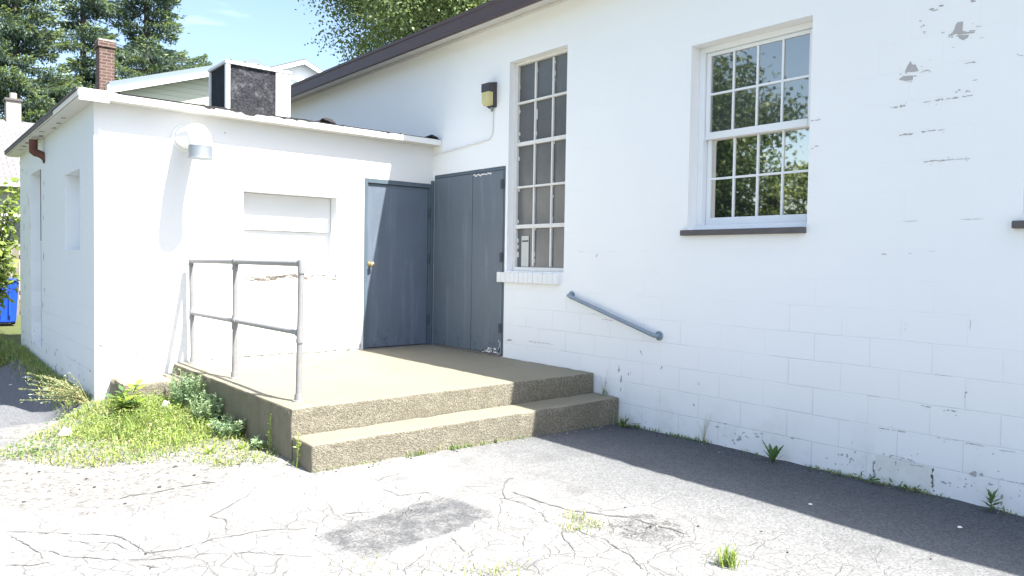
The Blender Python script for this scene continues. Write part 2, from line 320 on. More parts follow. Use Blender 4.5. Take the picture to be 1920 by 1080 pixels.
M['sidingc'] = siding('cream_siding', (0.50, 0.52, 0.47), 0.12)
def shingles():
    k = NT('grey_shingles'); sx = k.n('SeparateXYZ', {0: k.obj}).outputs
    v = k.n('CombineXYZ', {0: sx[0], 1: k.math('MULTIPLY', sx[1], 1.1), 2: 0.0}).outputs[0]
    b = k.n('TexBrick', {'Vector': v, 'Scale': 1.0, 'Mortar Size': 0.012, 'Brick Width': 0.30, 'Row Height': 0.16, 'Color1': (0.15, 0.145, 0.155), 'Color2': (0.24, 0.23, 0.24), 'Mortar': (0.07, 0.07, 0.075)})
    return k.fin(k.mix(0.3, b.outputs['Color'], k.mix(k.noise(5, 4), (0.1, 0.1, 0.1), (0.28, 0.28, 0.28))), 0.9, k.bump(b.outputs['Fac'], -0.6, 0.02), 0.2)
M['gshingle'] = shingles()

# ------------------------------------------------------------------ mesh builder
class MB:
    def __init__(s): s.v = []; s.f = []; s.mi = []; s.mats = []
    def mat(s, m):
        if m not in s.mats: s.mats.append(m)
        return s.mats.index(m)
    def poly(s, pts, m):
        i = len(s.v); s.v += [tuple(p) for p in pts]; s.f.append(tuple(range(i, i+len(pts)))); s.mi.append(s.mat(m)); return s
    def raw(s, V, F, m):
        i = len(s.v); s.v += [tuple(p) for p in V]; k = s.mat(m)
        for f in F: s.f.append(tuple(i+j for j in f)); s.mi.append(k)
        return s
    def box(s, x0, x1, y0, y1, z0, z1, m, bev=0.0):
        bm = bmesh.new(); bmesh.ops.create_cube(bm, size=1)
        for v in bm.verts: v.co = Vector(((x0+x1)/2+v.co.x*(x1-x0), (y0+y1)/2+v.co.y*(y1-y0), (z0+z1)/2+v.co.z*(z1-z0)))
        if bev: bmesh.ops.bevel(bm, geom=bm.edges[:], offset=bev, segments=2, profile=0.6, affect='EDGES')
        return s.bm(bm, m)
    def bm(s, bm, m):
        bm.verts.index_update()
        s.raw([v.co[:] for v in bm.verts], [[v.index for v in f.verts] for f in bm.faces], m); bm.free(); return s
    def prism(s, pts, d, m):
        """closed polygon pts (3D) swept by vector d"""
        n = len(pts); d = Vector(d); A = [Vector(p) for p in pts]; B = [p+d for p in A]
        F = [tuple(range(n)), tuple(range(2*n-1, n-1, -1))]+[(i, (i+1) % n, n+(i+1) % n, n+i) for i in range(n)]
        return s.raw(A+B, F, m)
    def tube(s, pts, r, m, seg=12, cap=True):
        P = [Vector(p) for p in pts]; R = r if isinstance(r, (list, tuple)) else [r]*len(P)
        V = []; prev = None
        for i, p in enumerate(P):
            t = (P[min(i+1, len(P)-1)]-P[max(i-1, 0)]).normalized()
            if prev is None:
                a = Vector((0, 0, 1)) if abs(t.z) < 0.9 else Vector((1, 0, 0))
                prev = (a-t*a.dot(t)).normalized()
            else: prev = (prev-t*prev.dot(t)).normalized()
            b = t.cross(prev)
            for j in range(seg):
                an = 2*math.pi*j/seg; V.append(p+(prev*math.cos(an)+b*math.sin(an))*R[i])
        F = [(i*seg+j, i*seg+(j+1) % seg, (i+1)*seg+(j+1) % seg, (i+1)*seg+j) for i in range(len(P)-1) for j in range(seg)]
        if cap: F += [tuple(range(seg-1, -1, -1)), tuple((len(P)-1)*seg+j for j in range(seg))]
        return s.raw(V, F, m)
    def build(s, name, parent=None, smooth=False, loc=None, recalc=True):
        me = bpy.data.meshes.new(name); me.from_pydata(s.v, [], s.f)
        for m in s.mats: me.materials.append(m)
        me.polygons.foreach_set('material_index', s.mi)
        if smooth: me.polygons.foreach_set('use_smooth', [True]*len(s.f))
        me.update()
        if recalc and len(s.f) < 20000:
            bm = bmesh.new(); bm.from_mesh(me); bmesh.ops.recalc_face_normals(bm, faces=bm.faces); bm.to_mesh(me); bm.free()
        if smooth:
            try: me.set_sharp_from_angle(angle=math.radians(38))
            except Exception: pass
        o = bpy.data.objects.new(name, me); col.objects.link(o)
        if loc is not None: o.location = loc
        if parent is not None:
            o.parent = parent
            p = parent
            off = Vector((0, 0, 0))
            while p is not None: off += p.location; p = p.parent
            if loc is None: o.location = -off
        return o

def tag(o, label, cat, group=None, kind=None):
    if label: o['label'] = label
    if cat: o['category'] = cat
    if group: o['group'] = group
    if kind: o['kind'] = kind
    return o
def thing(name, label, cat, loc, group=None):
    o = bpy.data.objects.new(name, None); col.objects.link(o); o.location = loc; o.empty_display_size = 0.2
    return tag(o, label, cat, group)

# plane maps: (u, v, depth into the wall)
MAINP = lambda u, v, d: (d, u, v)
FRONTP = lambda u, v, d: (u, d, v)
SIDEP = lambda u, v, d: (-3.92+d, u, v)
def wall_faces(mb, P, u0, u1, v0, v1, holes, m, mrev=None, thick=0.25):
    us = sorted({u0, u1, *[h[0] for h in holes], *[h[1] for h in holes]}); vs = sorted({v0, v1, *[h[2] for h in holes], *[h[3] for h in holes]})
    for a, b in zip(us, us[1:]):
        for c, d in zip(vs, vs[1:]):
            if any(h[0] <= (a+b)/2 <= h[1] and h[2] <= (c+d)/2 <= h[3] for h in holes): continue
            mb.poly([P(a, c, 0), P(b, c, 0), P(b, d, 0), P(a, d, 0)], m)
    for a, b, c, d, dep, back in holes:
        q = [(a, c), (b, c), (b, d), (a, d)]
        for (p, r) in zip(q, q[1:]+q[:1]): mb.poly([P(*p, 0), P(*r, 0), P(*r, dep), P(*p, dep)], mrev or m)
        if back: mb.poly([P(*x, dep) for x in q], back)
def chip(mb, P, u, v, w_, h_, m, seed, off=-0.0015):
    r = random.Random(seed); pts = []
    if w_/max(h_, 1e-4) > 4.5 or h_/max(w_, 1e-4) > 4.5:
        hor = w_ > h_; n = 9; top = []; bot = []
        for i in range(n):
            t = i/(n-1); e = math.sin(math.pi*min(max(t, 0.04), 0.96))**0.4
            a = (t-0.5)*(w_ if hor else h_); th = (h_ if hor else w_)*0.5*e
            top.append((a, th*r.uniform(0.3, 1.25))); bot.append((a, -th*r.uniform(0.3, 1.2)))
        pts = top+bot[::-1]
        if not hor: pts = [(b, a) for a, b in pts]
    else:
        n = 13; ph = r.uniform(0, 6)
        for i in range(n):
            a = 2*math.pi*i/n; k = r.uniform(0.62, 1.12)*(1+0.18*math.sin(2*a+ph))
            pts.append((math.cos(a)*w_*0.5*k, math.sin(a)*h_*0.5*k))
    mb.poly([P(u+a, v+b, off) for a, b in pts], m)

def rough_box(mb, x0, x1, y0, y1, z0, z1, res, rad, amp, mtop, mside, mflank=None, seed=0, scale=9.0):
    """concrete block: subdivided, rounded, chipped edges; top / front / flank materials"""
    from mathutils import noise as mn
    def ax(a, b):
        n = max(2, int((b-a)/res)); t = [a+(b-a)*i/n for i in range(n+1)]
        return sorted(set([round(q, 5) for q in t+[a+rad*0.35, a+rad, b-rad*0.35, b-rad]]))
    X, Y, Z = ax(x0, x1), ax(y0, y1), ax(z0, z1)
    def disp(p):
        q = [min(max(p[i], lo+rad), hi-rad) for i, (lo, hi) in enumerate(((x0, x1), (y0, y1), (z0, z1)))]
        d = Vector(p)-Vector(q)
        P = Vector(q)+(d.normalized()*rad if d.length > 1e-6 else d)
        edge = sum(1 for i, (lo, hi) in enumerate(((x0, x1), (y0, y1), (z0, z1))) if p[i] < lo+rad*1.01 or p[i] > hi-rad*1.01)
        s_ = Vector((seed*3.1, 0, 0)); nv = mn.noise_vector(Vector(p)*scale+s_); n2 = mn.noise_vector(Vector(p)*2.1+s_)
        k = amp*(1.0 if edge < 2 else 1.3)
        return P+nv*k*0.6+n2*k*0.5-(d.normalized()*max(0, mn.noise(Vector(p)*5+s_))*k*2.5 if edge >= 2 and d.length > 1e-6 else Vector())
    def sheet(A, B, f, m):
        V = [disp(f(a, b)) for b in B for a in A]; n = len(A)
        mb.raw(V, [(j*n+i, j*n+i+1, (j+1)*n+i+1, (j+1)*n+i) for j in range(len(B)-1) for i in range(n-1)], m)
    sheet(X, Y, lambda a, b: (a, b, z1), mtop)
    sheet(X, Z, lambda a, b: (a, y0, b), mside); sheet(X, Z, lambda a, b: (a, y1, b), mside)
    sheet(Y, Z, lambda a, b: (x0, a, b), mflank or mside); sheet(Y, Z, lambda a, b: (x1, a, b), mflank or mside)

# ------------------------------------------------------------------ ground
def zg(x, y):
    x = np.asarray(x, float); y = np.asarray(y, float)
    z = -0.45+0.02*np.clip(-x, 0, 6)+0.015*np.clip(y-2, 0, 13)
    sm = lambda t: np.clip(t, 0, 1)**2*(3-2*np.clip(t, 0, 1))
    z = z-0.23*sm((-4.02-x)/0.22)*sm((y+0.7)/1.2)*(1-sm((y-4.4)/2.0))
    return z+0.13*np.exp(-((x+3.62)/0.42)**2-((y+0.55)/0.75)**2)
def zf(x, y): return float(zg(x, y))
def build_ground():
    xs = np.unique(np.concatenate([np.linspace(-300, -8, 14), np.arange(-8, 1.0, 0.12), np.linspace(1, 300, 14)]))
    ys = np.unique(np.concatenate([np.linspace(-300, -9, 12), np.arange(-9, 6, 0.12), np.linspace(6, 15, 14), np.linspace(15, 400, 14)]))
    X, Y = np.meshgrid(xs, ys); Z = zg(X, Y)
    near = (X > -7) & (X < 0.9) & (Y > -8.5) & (Y < 5.5)
    Z = Z+np.where(near, rng.normal(0, 0.0025, X.shape), 0)+np.where(near, 0.008*np.sin(X*3.1+Y*1.3)*np.sin(Y*2.3-X), 0)
    n = len(xs)
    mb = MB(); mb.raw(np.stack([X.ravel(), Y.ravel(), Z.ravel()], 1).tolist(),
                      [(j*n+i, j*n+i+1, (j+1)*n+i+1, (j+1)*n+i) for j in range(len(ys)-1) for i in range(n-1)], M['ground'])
    global ZI
    def ZI(x, y):
        i = int(np.clip(np.searchsorted(xs, x)-1, 0, n-2)); j = int(np.clip(np.searchsorted(ys, y)-1, 0, len(ys)-2))
        a = (x-xs[i])/(xs[i+1]-xs[i]); b = (y-ys[j])/(ys[j+1]-ys[j])
        return float((Z[j, i]*(1-a)+Z[j, i+1]*a)*(1-b)+(Z[j+1, i]*(1-a)+Z[j+1, i+1]*a)*b)
    # open cracks: thin ribbons lying on the pavement, part of it
    r = random.Random(3)
    for line, wd in CRACKS:
        P = []
        for (a, b) in zip(line, line[1:]):
            k = max(2, int(math.dist(a, b)/0.03))
            for i in range(k): P.append((a[0]+(b[0]-a[0])*i/k, a[1]+(b[1]-a[1])*i/k))
        P.append(line[-1]); P = [(p[0]+r.uniform(-1, 1)*0.007, p[1]+r.uniform(-1, 1)*0.007) for p in P]
        A = []; B = []
        for i, p in enumerate(P):
            q0, q1 = P[max(0, i-1)], P[min(len(P)-1, i+1)]; dx, dy = q1[0]-q0[0], q1[1]-q0[1]; l = math.hypot(dx, dy) or 1
            e = min(1, i/3+0.15, (len(P)-1-i)/3+0.15)*wd*0.36*r.uniform(0.2, 1.3)
            A.append((p[0]-dy/l*e, p[1]+dx/l*e)); B.append((p[0]+dy/l*e, p[1]-dx/l*e))
        V = [(x, y, ZI(x, y)+0.004) for x, y in A+B]; m_ = len(P)
        mb.raw(V, [(i, i+1, m_+i+1, m_+i) for i in range(m_-1)], M['crack'])
    tag(mb.build('ground', smooth=True, recalc=False), None, None, kind='structure')
MAIN_CHIPS = [(-6.18, 2.697, 0.039, 0.077), (-6.214, 2.626, 0.064, 0.032), (-6.158, 2.666, 0.045, 0.015), (-5.889, 2.485, 0.085, 0.067), (-5.863, 2.424, 0.093, 0.034), (-5.983, 2.45, 0.062, 0.011), (-6.044, 2.86, 0.074, 0.022), (-6.261, 2.45, 0.069, 0.017), (-5.816, 2.232, 0.101, 0.018), (-5.875, 2.031, 0.092, 0.018), (-6.041, 2.036, 0.156, 0.014), (-6.137, 1.828, 0.282, 0.014), (-6.13, 2.238, 0.302, 0.018), (-6.263, 2.85, 0.063, 0.021), (-5.21, 2.222, 0.073, 0.012), (-5.225, 2.021, 0.047, 0.016), (-5.956, 2.755, 0.028, 0.022), (-5.968, 2.717, 0.014, 0.022), (-5.938, 2.796, 0.017, 0.014), (-4.771, -0.289, 0.068, 0.03), (-4.623, -0.353, 0.046, 0.036), (-4.563, -0.396, 0.02, 0.041), (-5.098, -0.257, 0.045, 0.017), (-5.726, -0.373, 0.033, 0.131), (-5.846, -0.051, 0.181, 0.012), (-6.208, -0.049, 0.124, 0.01), (-6.374, -0.052, 0.105, 0.01), (-6.556, -0.053, 0.087, 0.01), (-6.202, -0.351, 0.059, 0.032), (-6.058, 0.151, 0.062, 0.014), (-6.218, 0.148, 0.078, 0.014), (-6.591, -0.244, 0.133, 0.01), (-6.381, -0.241, 0.067, 0.036), (-6.125, -0.344, 0.01, 0.16), (-5.913, -0.235, 0.156, 0.012), (-6.02, -0.268, 0.089, 0.011), (-6.301, 0.268, 0.016, 0.021), (-1.597, 0.209, 0.114, 0.031), (-2.142, 0.223, 0.397, 0.011), (-3.543, 0.252, 0.026, 0.04), (-3.403, 0.047, 0.026, 0.046), (-3.266, 0.082, 0.028, 0.062), (-6.474, -0.088, 0.018, 0.013), (-6.538, -0.401, 0.02, 0.048), (-6.465, -0.298, 0.021, 0.028), (-5.557, -0.327, 0.048, 0.02), (-5.496, -0.304, 0.032, 0.016), (-4.481, -0.252, 0.021, 0.023), (-4.407, -0.288, 0.027, 0.037), (-5.758, 1.194, 0.044, 0.011), (-5.92, 1.202, 0.021, 0.008), (-2.952, 1.174, 0.022, 0.032), (-6.296, 2.333, 0.031, 0.011), (-6.251, 2.271, 0.019, 0.014), (-6.187, 2.275, 0.026, 0.017), (-6.544, 2.447, 0.029, 0.01), (-3.303, -0.028, 0.027, 0.104), (-3.113, 0.541, 0.142, 0.011), (-6.317, 0.747, 0.01, 0.105), (-5.912, 0.68, 0.01, 0.06), (-3.786, 0.144, 0.024, 0.03), (-4.149, -0.145, 0.029, 0.024), (-4.2, 0.052, 0.016, 0.023)]
ANNEX_CHIPS = [(-2.454, 0.911, 0.094, 0.023), (-2.306, 0.875, 0.18, 0.041), (-2.154, 0.887, 0.221, 0.036), (-1.967, 0.893, 0.253, 0.024), (-1.839, 0.924, 0.194, 0.019), (-1.385, 0.893, 0.069, 0.057), (-1.576, 0.905, 0.174, 0.025), (-1.675, 0.824, 0.092, 0.013), (-1.493, 0.71, 0.136, 0.012), (-2.406, 0.67, 0.03, 0.041), (-2.684, 0.853, 0.023, 0.028), (-3.575, 1.314, 0.165, 0.016), (-3.859, 1.443, 0.12, 0.016), (-3.813, 1.409, 0.055, 0.021), (-3.834, 0.219, 0.093, 0.021), (-3.839, 0.251, 0.066, 0.016), (-3.567, 0.246, 0.088, 0.016), (-3.553, 0.111, 0.029, 0.054), (-3.553, 0.019, 0.089, 0.022), (-3.602, -0.041, 0.049, 0.021), (-3.489, 0.031, 0.049, 0.017), (-1.132, 0.108, 0.057, 0.026), (-1.097, 0.236, 0.029, 0.039), (-1.069, 0.365, 0.022, 0.033), (-1.188, 0.014, 0.057, 0.019), (-2.392, 0.013, 0.238, 0.017), (-2.18, 0.023, 0.246, 0.018), (-1.833, 0.012, 0.221, 0.019), (-1.501, 0.008, 0.272, 0.019), (-1.223, -0.003, 0.142, 0.019), (-1.037, 0.07, 0.044, 0.092), (-2.665, 2.442, 0.029, 0.022), (-2.334, 0.443, 0.119, 0.012)]
PEELS = [[(-5.85, 2.467), (-5.863, 2.502), (-5.886, 2.537), (-5.895, 2.511), (-5.921, 2.501), (-5.941, 2.456), (-5.897, 2.457)], [(-5.809, 2.421), (-5.839, 2.441), (-5.907, 2.433), (-5.903, 2.4), (-5.852, 2.405)], [(-6.154, 2.686), (-6.163, 2.719), (-6.175, 2.735), (-6.207, 2.731), (-6.205, 2.672), (-6.233, 2.657), (-6.28, 2.648), (-6.275, 2.64), (-6.191, 2.65), (-6.148, 2.667), (-6.125, 2.643), (-6.12, 2.649), (-6.145, 2.674)], [(-6.175, 2.651), (-6.246, 2.635), (-6.239, 2.618), (-6.211, 2.607), (-6.187, 2.625)]]
CRACKS = [([[-2.069, -4.166], [-2.211, -4.219], [-2.323, -4.336], [-2.405, -4.417], [-2.474, -4.545], [-2.461, -4.65], [-2.448, -4.736]], 0.012), ([[-2.348, -4.413], [-2.352, -4.594], [-2.333, -4.674], [-2.321, -4.791], [-2.305, -4.947], [-2.227, -5.035], [-2.172, -5.128], [-2.082, -5.217], [-2.064, -5.364], [-2.032, -5.48], [-2.027, -5.562], [-2.046, -5.643]], 0.022), ([[-3.002, -3.916], [-2.987, -4.088], [-2.902, -4.121], [-2.814, -4.152], [-2.783, -4.266]], 0.012), ([[-2.582, -4.14], [-2.502, -4.19], [-2.431, -4.254], [-2.325, -4.31]], 0.01), ([[-3.436, -4.197], [-3.359, -4.245], [-3.266, -4.289]], 0.02), ([[-2.474, -4.545], [-2.472, -4.859], [-2.563, -5.035], [-2.526, -5.099], [-2.651, -5.242], [-2.73, -5.429]], 0.009), ([[-2.526, -5.099], [-2.505, -5.289], [-2.474, -5.379], [-2.522, -5.5], [-2.536, -5.61], [-2.649, -5.798]], 0.01), ([[-3.645, -3.428], [-3.746, -3.575], [-3.938, -3.754], [-4.068, -3.858], [-4.016, -3.951], [-4.085, -4.165]], 0.01), ([[-5.009, -3.465], [-4.796, -3.639], [-4.546, -3.839], [-4.524, -3.932], [-4.502, -4.053], [-4.47, -4.191], [-4.409, -4.21], [-4.348, -4.23], [-4.127, -4.195], [-4.008, -4.224], [-3.845, -4.254], [-3.656, -4.333]], 0.01), ([[-4.978, -3.535], [-4.937, -3.715], [-4.895, -3.86], [-4.888, -4.024]], 0.012), ([[-4.78, -3.749], [-4.696, -3.858], [-4.58, -3.963], [-4.548, -4.116]], 0.01), ([[-4.892, -3.835], [-4.779, -4.031], [-4.651, -4.157], [-4.519, -4.26], [-4.373, -4.32], [-4.083, -4.478], [-3.89, -4.67], [-3.732, -4.737]], 0.009), ([[-5.041, -3.8], [-4.958, -3.838]], 0.014), ([[-4.538, -4.31], [-4.5, -4.378], [-4.47, -4.439]], 0.02), ([[-5.055, -3.957], [-4.926, -4.045], [-4.854, -4.038]], 0.014), ([[-3.886, -3.102], [-3.835, -3.189], [-3.984, -3.17], [-4.108, -3.19], [-4.226, -3.209], [-4.319, -3.181], [-4.418, -3.23]], 0.02), ([[-3.593, -5.099], [-3.357, -4.971], [-3.278, -4.852]], 0.008), ([[-3.2, -5.093], [-3.159, -4.944], [-3.131, -4.838]], 0.008), ([[-2.777, -5.079], [-2.924, -5.219], [-2.883, -5.311]], 0.008)]
build_ground()

# ------------------------------------------------------------------ main building
bld = thing('main_building', 'long white painted block building with brown metal eave, grey double door and two paned windows', 'building', (0, -3, -0.45))
W2 = (-5.16, -4.04, 1.41, 3.03); W1 = (-2.47, -1.53, 1.0, 3.38); W3 = (-7.72, -6.585, 1.41, 3.03)
mb = MB()
holes = [(*W2, 0.24, None), (*W1, 0.18, None), (*W3, 0.24, None), (-1.487, -0.035, 0.005, 2.21, 0.05, M['black'])]
wall_faces(mb, MAINP, -14, 6, -0.7, 3.95, holes, M['wall'])
mb.poly([(0, 6, -0.7), (10, 6, -0.7), (10, 6, 3.95), (5, 6, 4.8), (0, 6, 3.95)], M['wall']); mb.poly([(0, -14, -0.7), (10, -14, -0.7), (10, -14, 3.95), (5, -14, 4.8), (0, -14, 3.95)], M['wall'])
mb.poly([(10, -14, -0.7), (10, 6, -0.7), (10, 6, 3.95), (10, -14, 3.95)], M['wall'])
for i, (u, v, a, b) in enumerate(MAIN_CHIPS):
    if i in (0, 1, 3, 4): continue
    if b > 0.05 and a < 0.02: a *= 0.4; b *= 0.6
    r_ = random.Random(i)
    if a/b > 4.5:      # a run of broken paint along a mortar joint
        x = u-a/2
        while x < u+a/2:
            w_ = min(r_.uniform(0.012, 0.07), u+a/2-x+0.006); chip(mb, MAINP, x+w_/2, v+r_.gauss(0, 0.002), w_, b*r_.uniform(0.3, 0.95), M['bare'], 2000+i*50+int(x*100) % 50); x += w_+r_.uniform(-0.006, 0.014)
        for q in range(int(a*16)): chip(mb, MAINP, r_.uniform(u-a/2, u+a/2), v+r_.choice([-1, 1])*r_.uniform(0.006, 0.03), r_.uniform(0.003, 0.011), r_.uniform(0.003, 0.010), M['bare'], 3000+i*20+q)
    else:
        for q in range(3): chip(mb, MAINP, u+r_.gauss(0, a*0.3), v+r_.gauss(0, b*0.3), a*r_.uniform(0.35, 0.8), b*r_.uniform(0.3, 0.75), M['bare'], 4000+i*5+q, -0.0012-0.0004*q)
for pl_ in PEELS:
    mb.poly([MAINP(u, v, -0.0012) for u, v in pl_], M['bare'])
    cu, cv = sum(p[0] for p in pl_)/len(pl_), sum(p[1] for p in pl_)/len(pl_)
    for q in range(7): chip(mb, MAINP, cu+rnd.gauss(0, 0.07), cv+rnd.gauss(0, 0.03), rnd.uniform(0.006, 0.03), rnd.uniform(0.003, 0.010), M['bare'], 5000+q+int(cu*100))
for i in range(75):    # clustered flecks where the paint lets go near the pavement
    cu = rnd.choice([-4.5, -4.65, -6.3, -6.55, -5.5, -3.45, -5.9]); u = cu+rnd.gauss(0, 0.09); v = -0.33+rnd.gauss(0, 0.055)
    chip(mb, MAINP, u, max(-0.435, v), rnd.uniform(0.004, 0.018), rnd.uniform(0.004, 0.020), M['bare'], 400+i)
for i in range(22):    # thin open mortar joints
    v = -0.4625+0.2095*rnd.randint(1, 9)
    chip(mb, MAINP, rnd.uniform(-7.2, -2.7), v+0.003, rnd.uniform(0.04, 0.14), rnd.uniform(0.002, 0.004), M['bare'], 700+i)
# one grimy unpainted looking block with crumbling joints
mb.poly([MAINP(u, v, -0.0008) for u, v in [(-5.735, -0.255), (-5.74, -0.45), (-6.11, -0.455), (-6.115, -0.26), (-5.95, -0.252)]], M['grime'])
for i in range(16):
    chip(mb, MAINP, rnd.choice([-5.728, -6.12])+rnd.gauss(0, 0.004), rnd.uniform(-0.44, -0.25), rnd.uniform(0.006, 0.018), rnd.uniform(0.01, 0.03), M['bare2'], 750+i)
mb.build('wall', bld)
# roof, fascia, soffit
rf = MB(); rf.prism([(-0.285, 6.15, 3.975), (5, 6.15, 4.87), (10.285, 6.15, 3.975), (10.285, 6.15, 3.93), (5, 6.15, 4.82), (-0.285, 6.15, 3.93)], (0, -20.3, 0), M['shingle'])
roof = rf.build('roof', bld)
fa = MB()
prof = [(-0.286, 3.992), (-0.312, 3.992), (-0.312, 3.955), (-0.302, 3.945), (-0.302, 3.838), (-0.308, 3.832), (-0.308, 3.80), (-0.296, 3.788), (-0.286, 3.788)]
seams = [6.16, 5.1, 2.05, -1.0, -4.05, -7.1, -10.15, -14.1]
for a, b in zip(seams, seams[1:]): fa.prism([(x, a-0.0015, z) for x, z in prof], (0, b-a+0.003, 0), M['fascia'])
fa.build('fascia', bld)
sf = MB(); sf.prism([(-0.284, 6.1, 3.79), (-0.284, 6.1, 3.805), (-0.002, 6.1, 3.885), (-0.002, 6.1, 3.868)], (0, -20.1, 0), M['soffit'])
sf.prism([(-0.028, 6.1, 3.835), (-0.003, 6.1, 3.835), (-0.003, 6.1, 3.866), (-0.028, 6.1, 3.858)], (0, -20.1, 0), M['soffit'])
sf.build('soffit', bld)

def sash_window(Wd, label):
    y1, y0, z0, z1 = Wd[1], Wd[0], Wd[2], Wd[3]   # y1 = far side, y0 = near side
    zm = 2.235
    m = MB()   # outer frame
    D0, D1 = 0.125, 0.235
    m.box(D0, D1, y1-0.055, y1-0.001, z0+0.045, z1-0.001, M['vinyl'], 0.004); m.box(D0, D1, y0+0.001, y0+0.055, z0+0.045, z1-0.001, M['vinyl'], 0.004)
    m.box(D0, D1, y0+0.056, y1-0.056, z1-0.05, z1-0.001, M['vinyl'], 0.004); m.box(D0-0.03, D1, y0+0.001, y1-0.001, z0+0.002, z0+0.043, M['vinyl'], 0.006)
    win = m.build('window', bld); win['label'] = label
    for nm, za, zb, d, gm in (('upper_sash', zm-0.02, z1-0.052, 0.150, M['glassup']), ('lower_sash', z0+0.046, zm+0.03, 0.188, M['glasslow'])):
        s = MB(); ya, yb = y0+0.058, y1-0.058; st = 0.042; th = 0.034
        rb, rt = (0.062, 0.03) if nm == 'upper_sash' else (0.066, 0.05)
        s.box(d, d+th, ya, ya+st, za, zb, M['vinyl'], 0.004); s.box(d, d+th, yb-st, yb, za, zb, M['vinyl'], 0.004)
        s.box(d-0.006, d+th, ya+st+0.0005, yb-st-0.0005, za, za+rb, M['vinyl'], 0.005); s.box(d, d+th, ya+st+0.0005, yb-st-0.0005, zb-rt, zb, M['vinyl'], 0.004)
        gy0, gy1, gz0, gz1 = ya+st, yb-st, za+rb, zb-rt
        for i in range(1, 4):
            yy = gy0+(gy1-gy0)*i/4; s.box(d+0.004, d+0.02, yy-0.009, yy+0.009, gz0, gz1, M['vinyl'], 0.003)
        zz = (gz0+gz1)/2
        for i in range(4):
            a = gy0+(gy1-gy0)*i/4+(0.0095 if i else 0); b = gy0+(gy1-gy0)*(i+1)/4-(0.0095 if i < 3 else 0)
            s.box(d+0.005, d+0.019, a, b, zz-0.009, zz+0.009, M['vinyl'])
        so_ = s.build('sash', win)
        g = MB(); g.poly([(d+0.016, gy0, gz0), (d+0.016, gy1, gz0), (d+0.016, gy1, gz1), (d+0.016, gy0, gz1)], gm)
        g.poly([(d+0.022, gy0, gz0), (d+0.022, gy1, gz0), (d+0.022, gy1, gz1), (d+0.022, gy0, gz1)], M['black']); g.build('pane', win)
    t = MB(); t.box(-0.05, D0-0.03, y0+0.002, y1+0.045, z0-0.052, z0-0.004, M['sill'], 0.006); t.build('sill', win)
    return win
sash_window(W2, 'white double hung window with eight panes in each sash and a dark slate sill')
sash_window(W3, 'white window cut off by the right edge with a dark sill end showing')

# steel factory window
m = MB(); y0, y1, z0, z1 = W1; d = 0.085
m.box(d, d+0.06, y1-0.045, y1-0.001, z0+0.001, z1-0.001, M['chalk'], 0.004); m.box(d, d+0.06, y0+0.001, y0+0.03, z0+0.001, z1-0.001, M['chalk'], 0.004)
m.box(d, d+0.06, y0+0.031, y1-0.046, z1-0.035, z1-0.001, M['chalk'], 0.004); m.box(d-0.02, d+0.06, y0+0.031, y1-0.046, z0+0.001, z0+0.045, M['chalk'], 0.005)
win = m.build('window', bld); win['label'] = 'tall steel factory window of fifteen dusty panes with flaking white bars'
gy0, gy1, gz0, gz1 = y0+0.03, y1-0.045, z0+0.045, z1-0.035
rows = [gz0, 1.508, 1.957, 2.448, 2.915, gz1]
b = MB()
for i in (1, 2):
    yy = gy0+(gy1-gy0)*i/3
    for za, zb in zip(rows, rows[1:]): b.box(d+0.012, d+0.035, yy-0.011+rnd.uniform(-.001, .001), yy+0.011, za+0.012, zb-0.012, M['chalk'], 0.003)
for i, zz in enumerate(rows[1:-1]):
    h = 0.022 if i in (0, 2) else 0.012
    b.box(d+0.002, d+0.037, gy0+0.0005, gy1-0.0005, zz-h, zz+h, M['chalk'], 0.004)
for k in range(70):   # putty smears along the bars
    i = rnd.choice([0, 1, 2, 3]); yy = gy0+(gy1-gy0)*i/3+rnd.uniform(-.014, .014); zz = rnd.uniform(gz0, gz1)
    q = rnd.uniform(0.008, 0.02); b.box(d+0.026, d+0.0415, yy-q*0.6, yy+q*0.6, zz-q*1.6, zz+q*1.6, M['chalk'], 0.003)
b.build('glazing_bars', win)
g = MB()
for i in range(3):
    for j in range(5):
        a, c = gy0+(gy1-gy0)*i/3, gy0+(gy1-gy0)*(i+1)/3; e, f = rows[j], rows[j+1]; t1, t2 = rnd.uniform(-.004, .004), rnd.uniform(-.004, .004)
        g.poly([(d+0.036+t1, a, e), (d+0.036+t2, c, e), (d+0.036-t1, c, f), (d+0.036-t2, a, f)], M['dirtyglass'])
g.build('pane', win)
pn = MB(); pn.box(d+0.026, d+0.029, -1.78, -1.655, 1.05, 1.40, M['paper']); pn.box(d+0.0245, d+0.0258, -1.775, -1.665, 1.335, 1.35, M['black']); pn.build('paper_notice', win)
si = MB()
for i in range(13):
    a = -2.42+i*0.0785; si.box(-0.045+rnd.uniform(-.003, .003), 0.08, a+0.002, a+0.0765, 0.868, 0.985+rnd.uniform(-.003, .002), M['white'], 0.007)
si.box(-0.038, 0.075, -2.405, -1.412, 0.874, 0.978, M['chalk']); si.build('brick_sill', win)

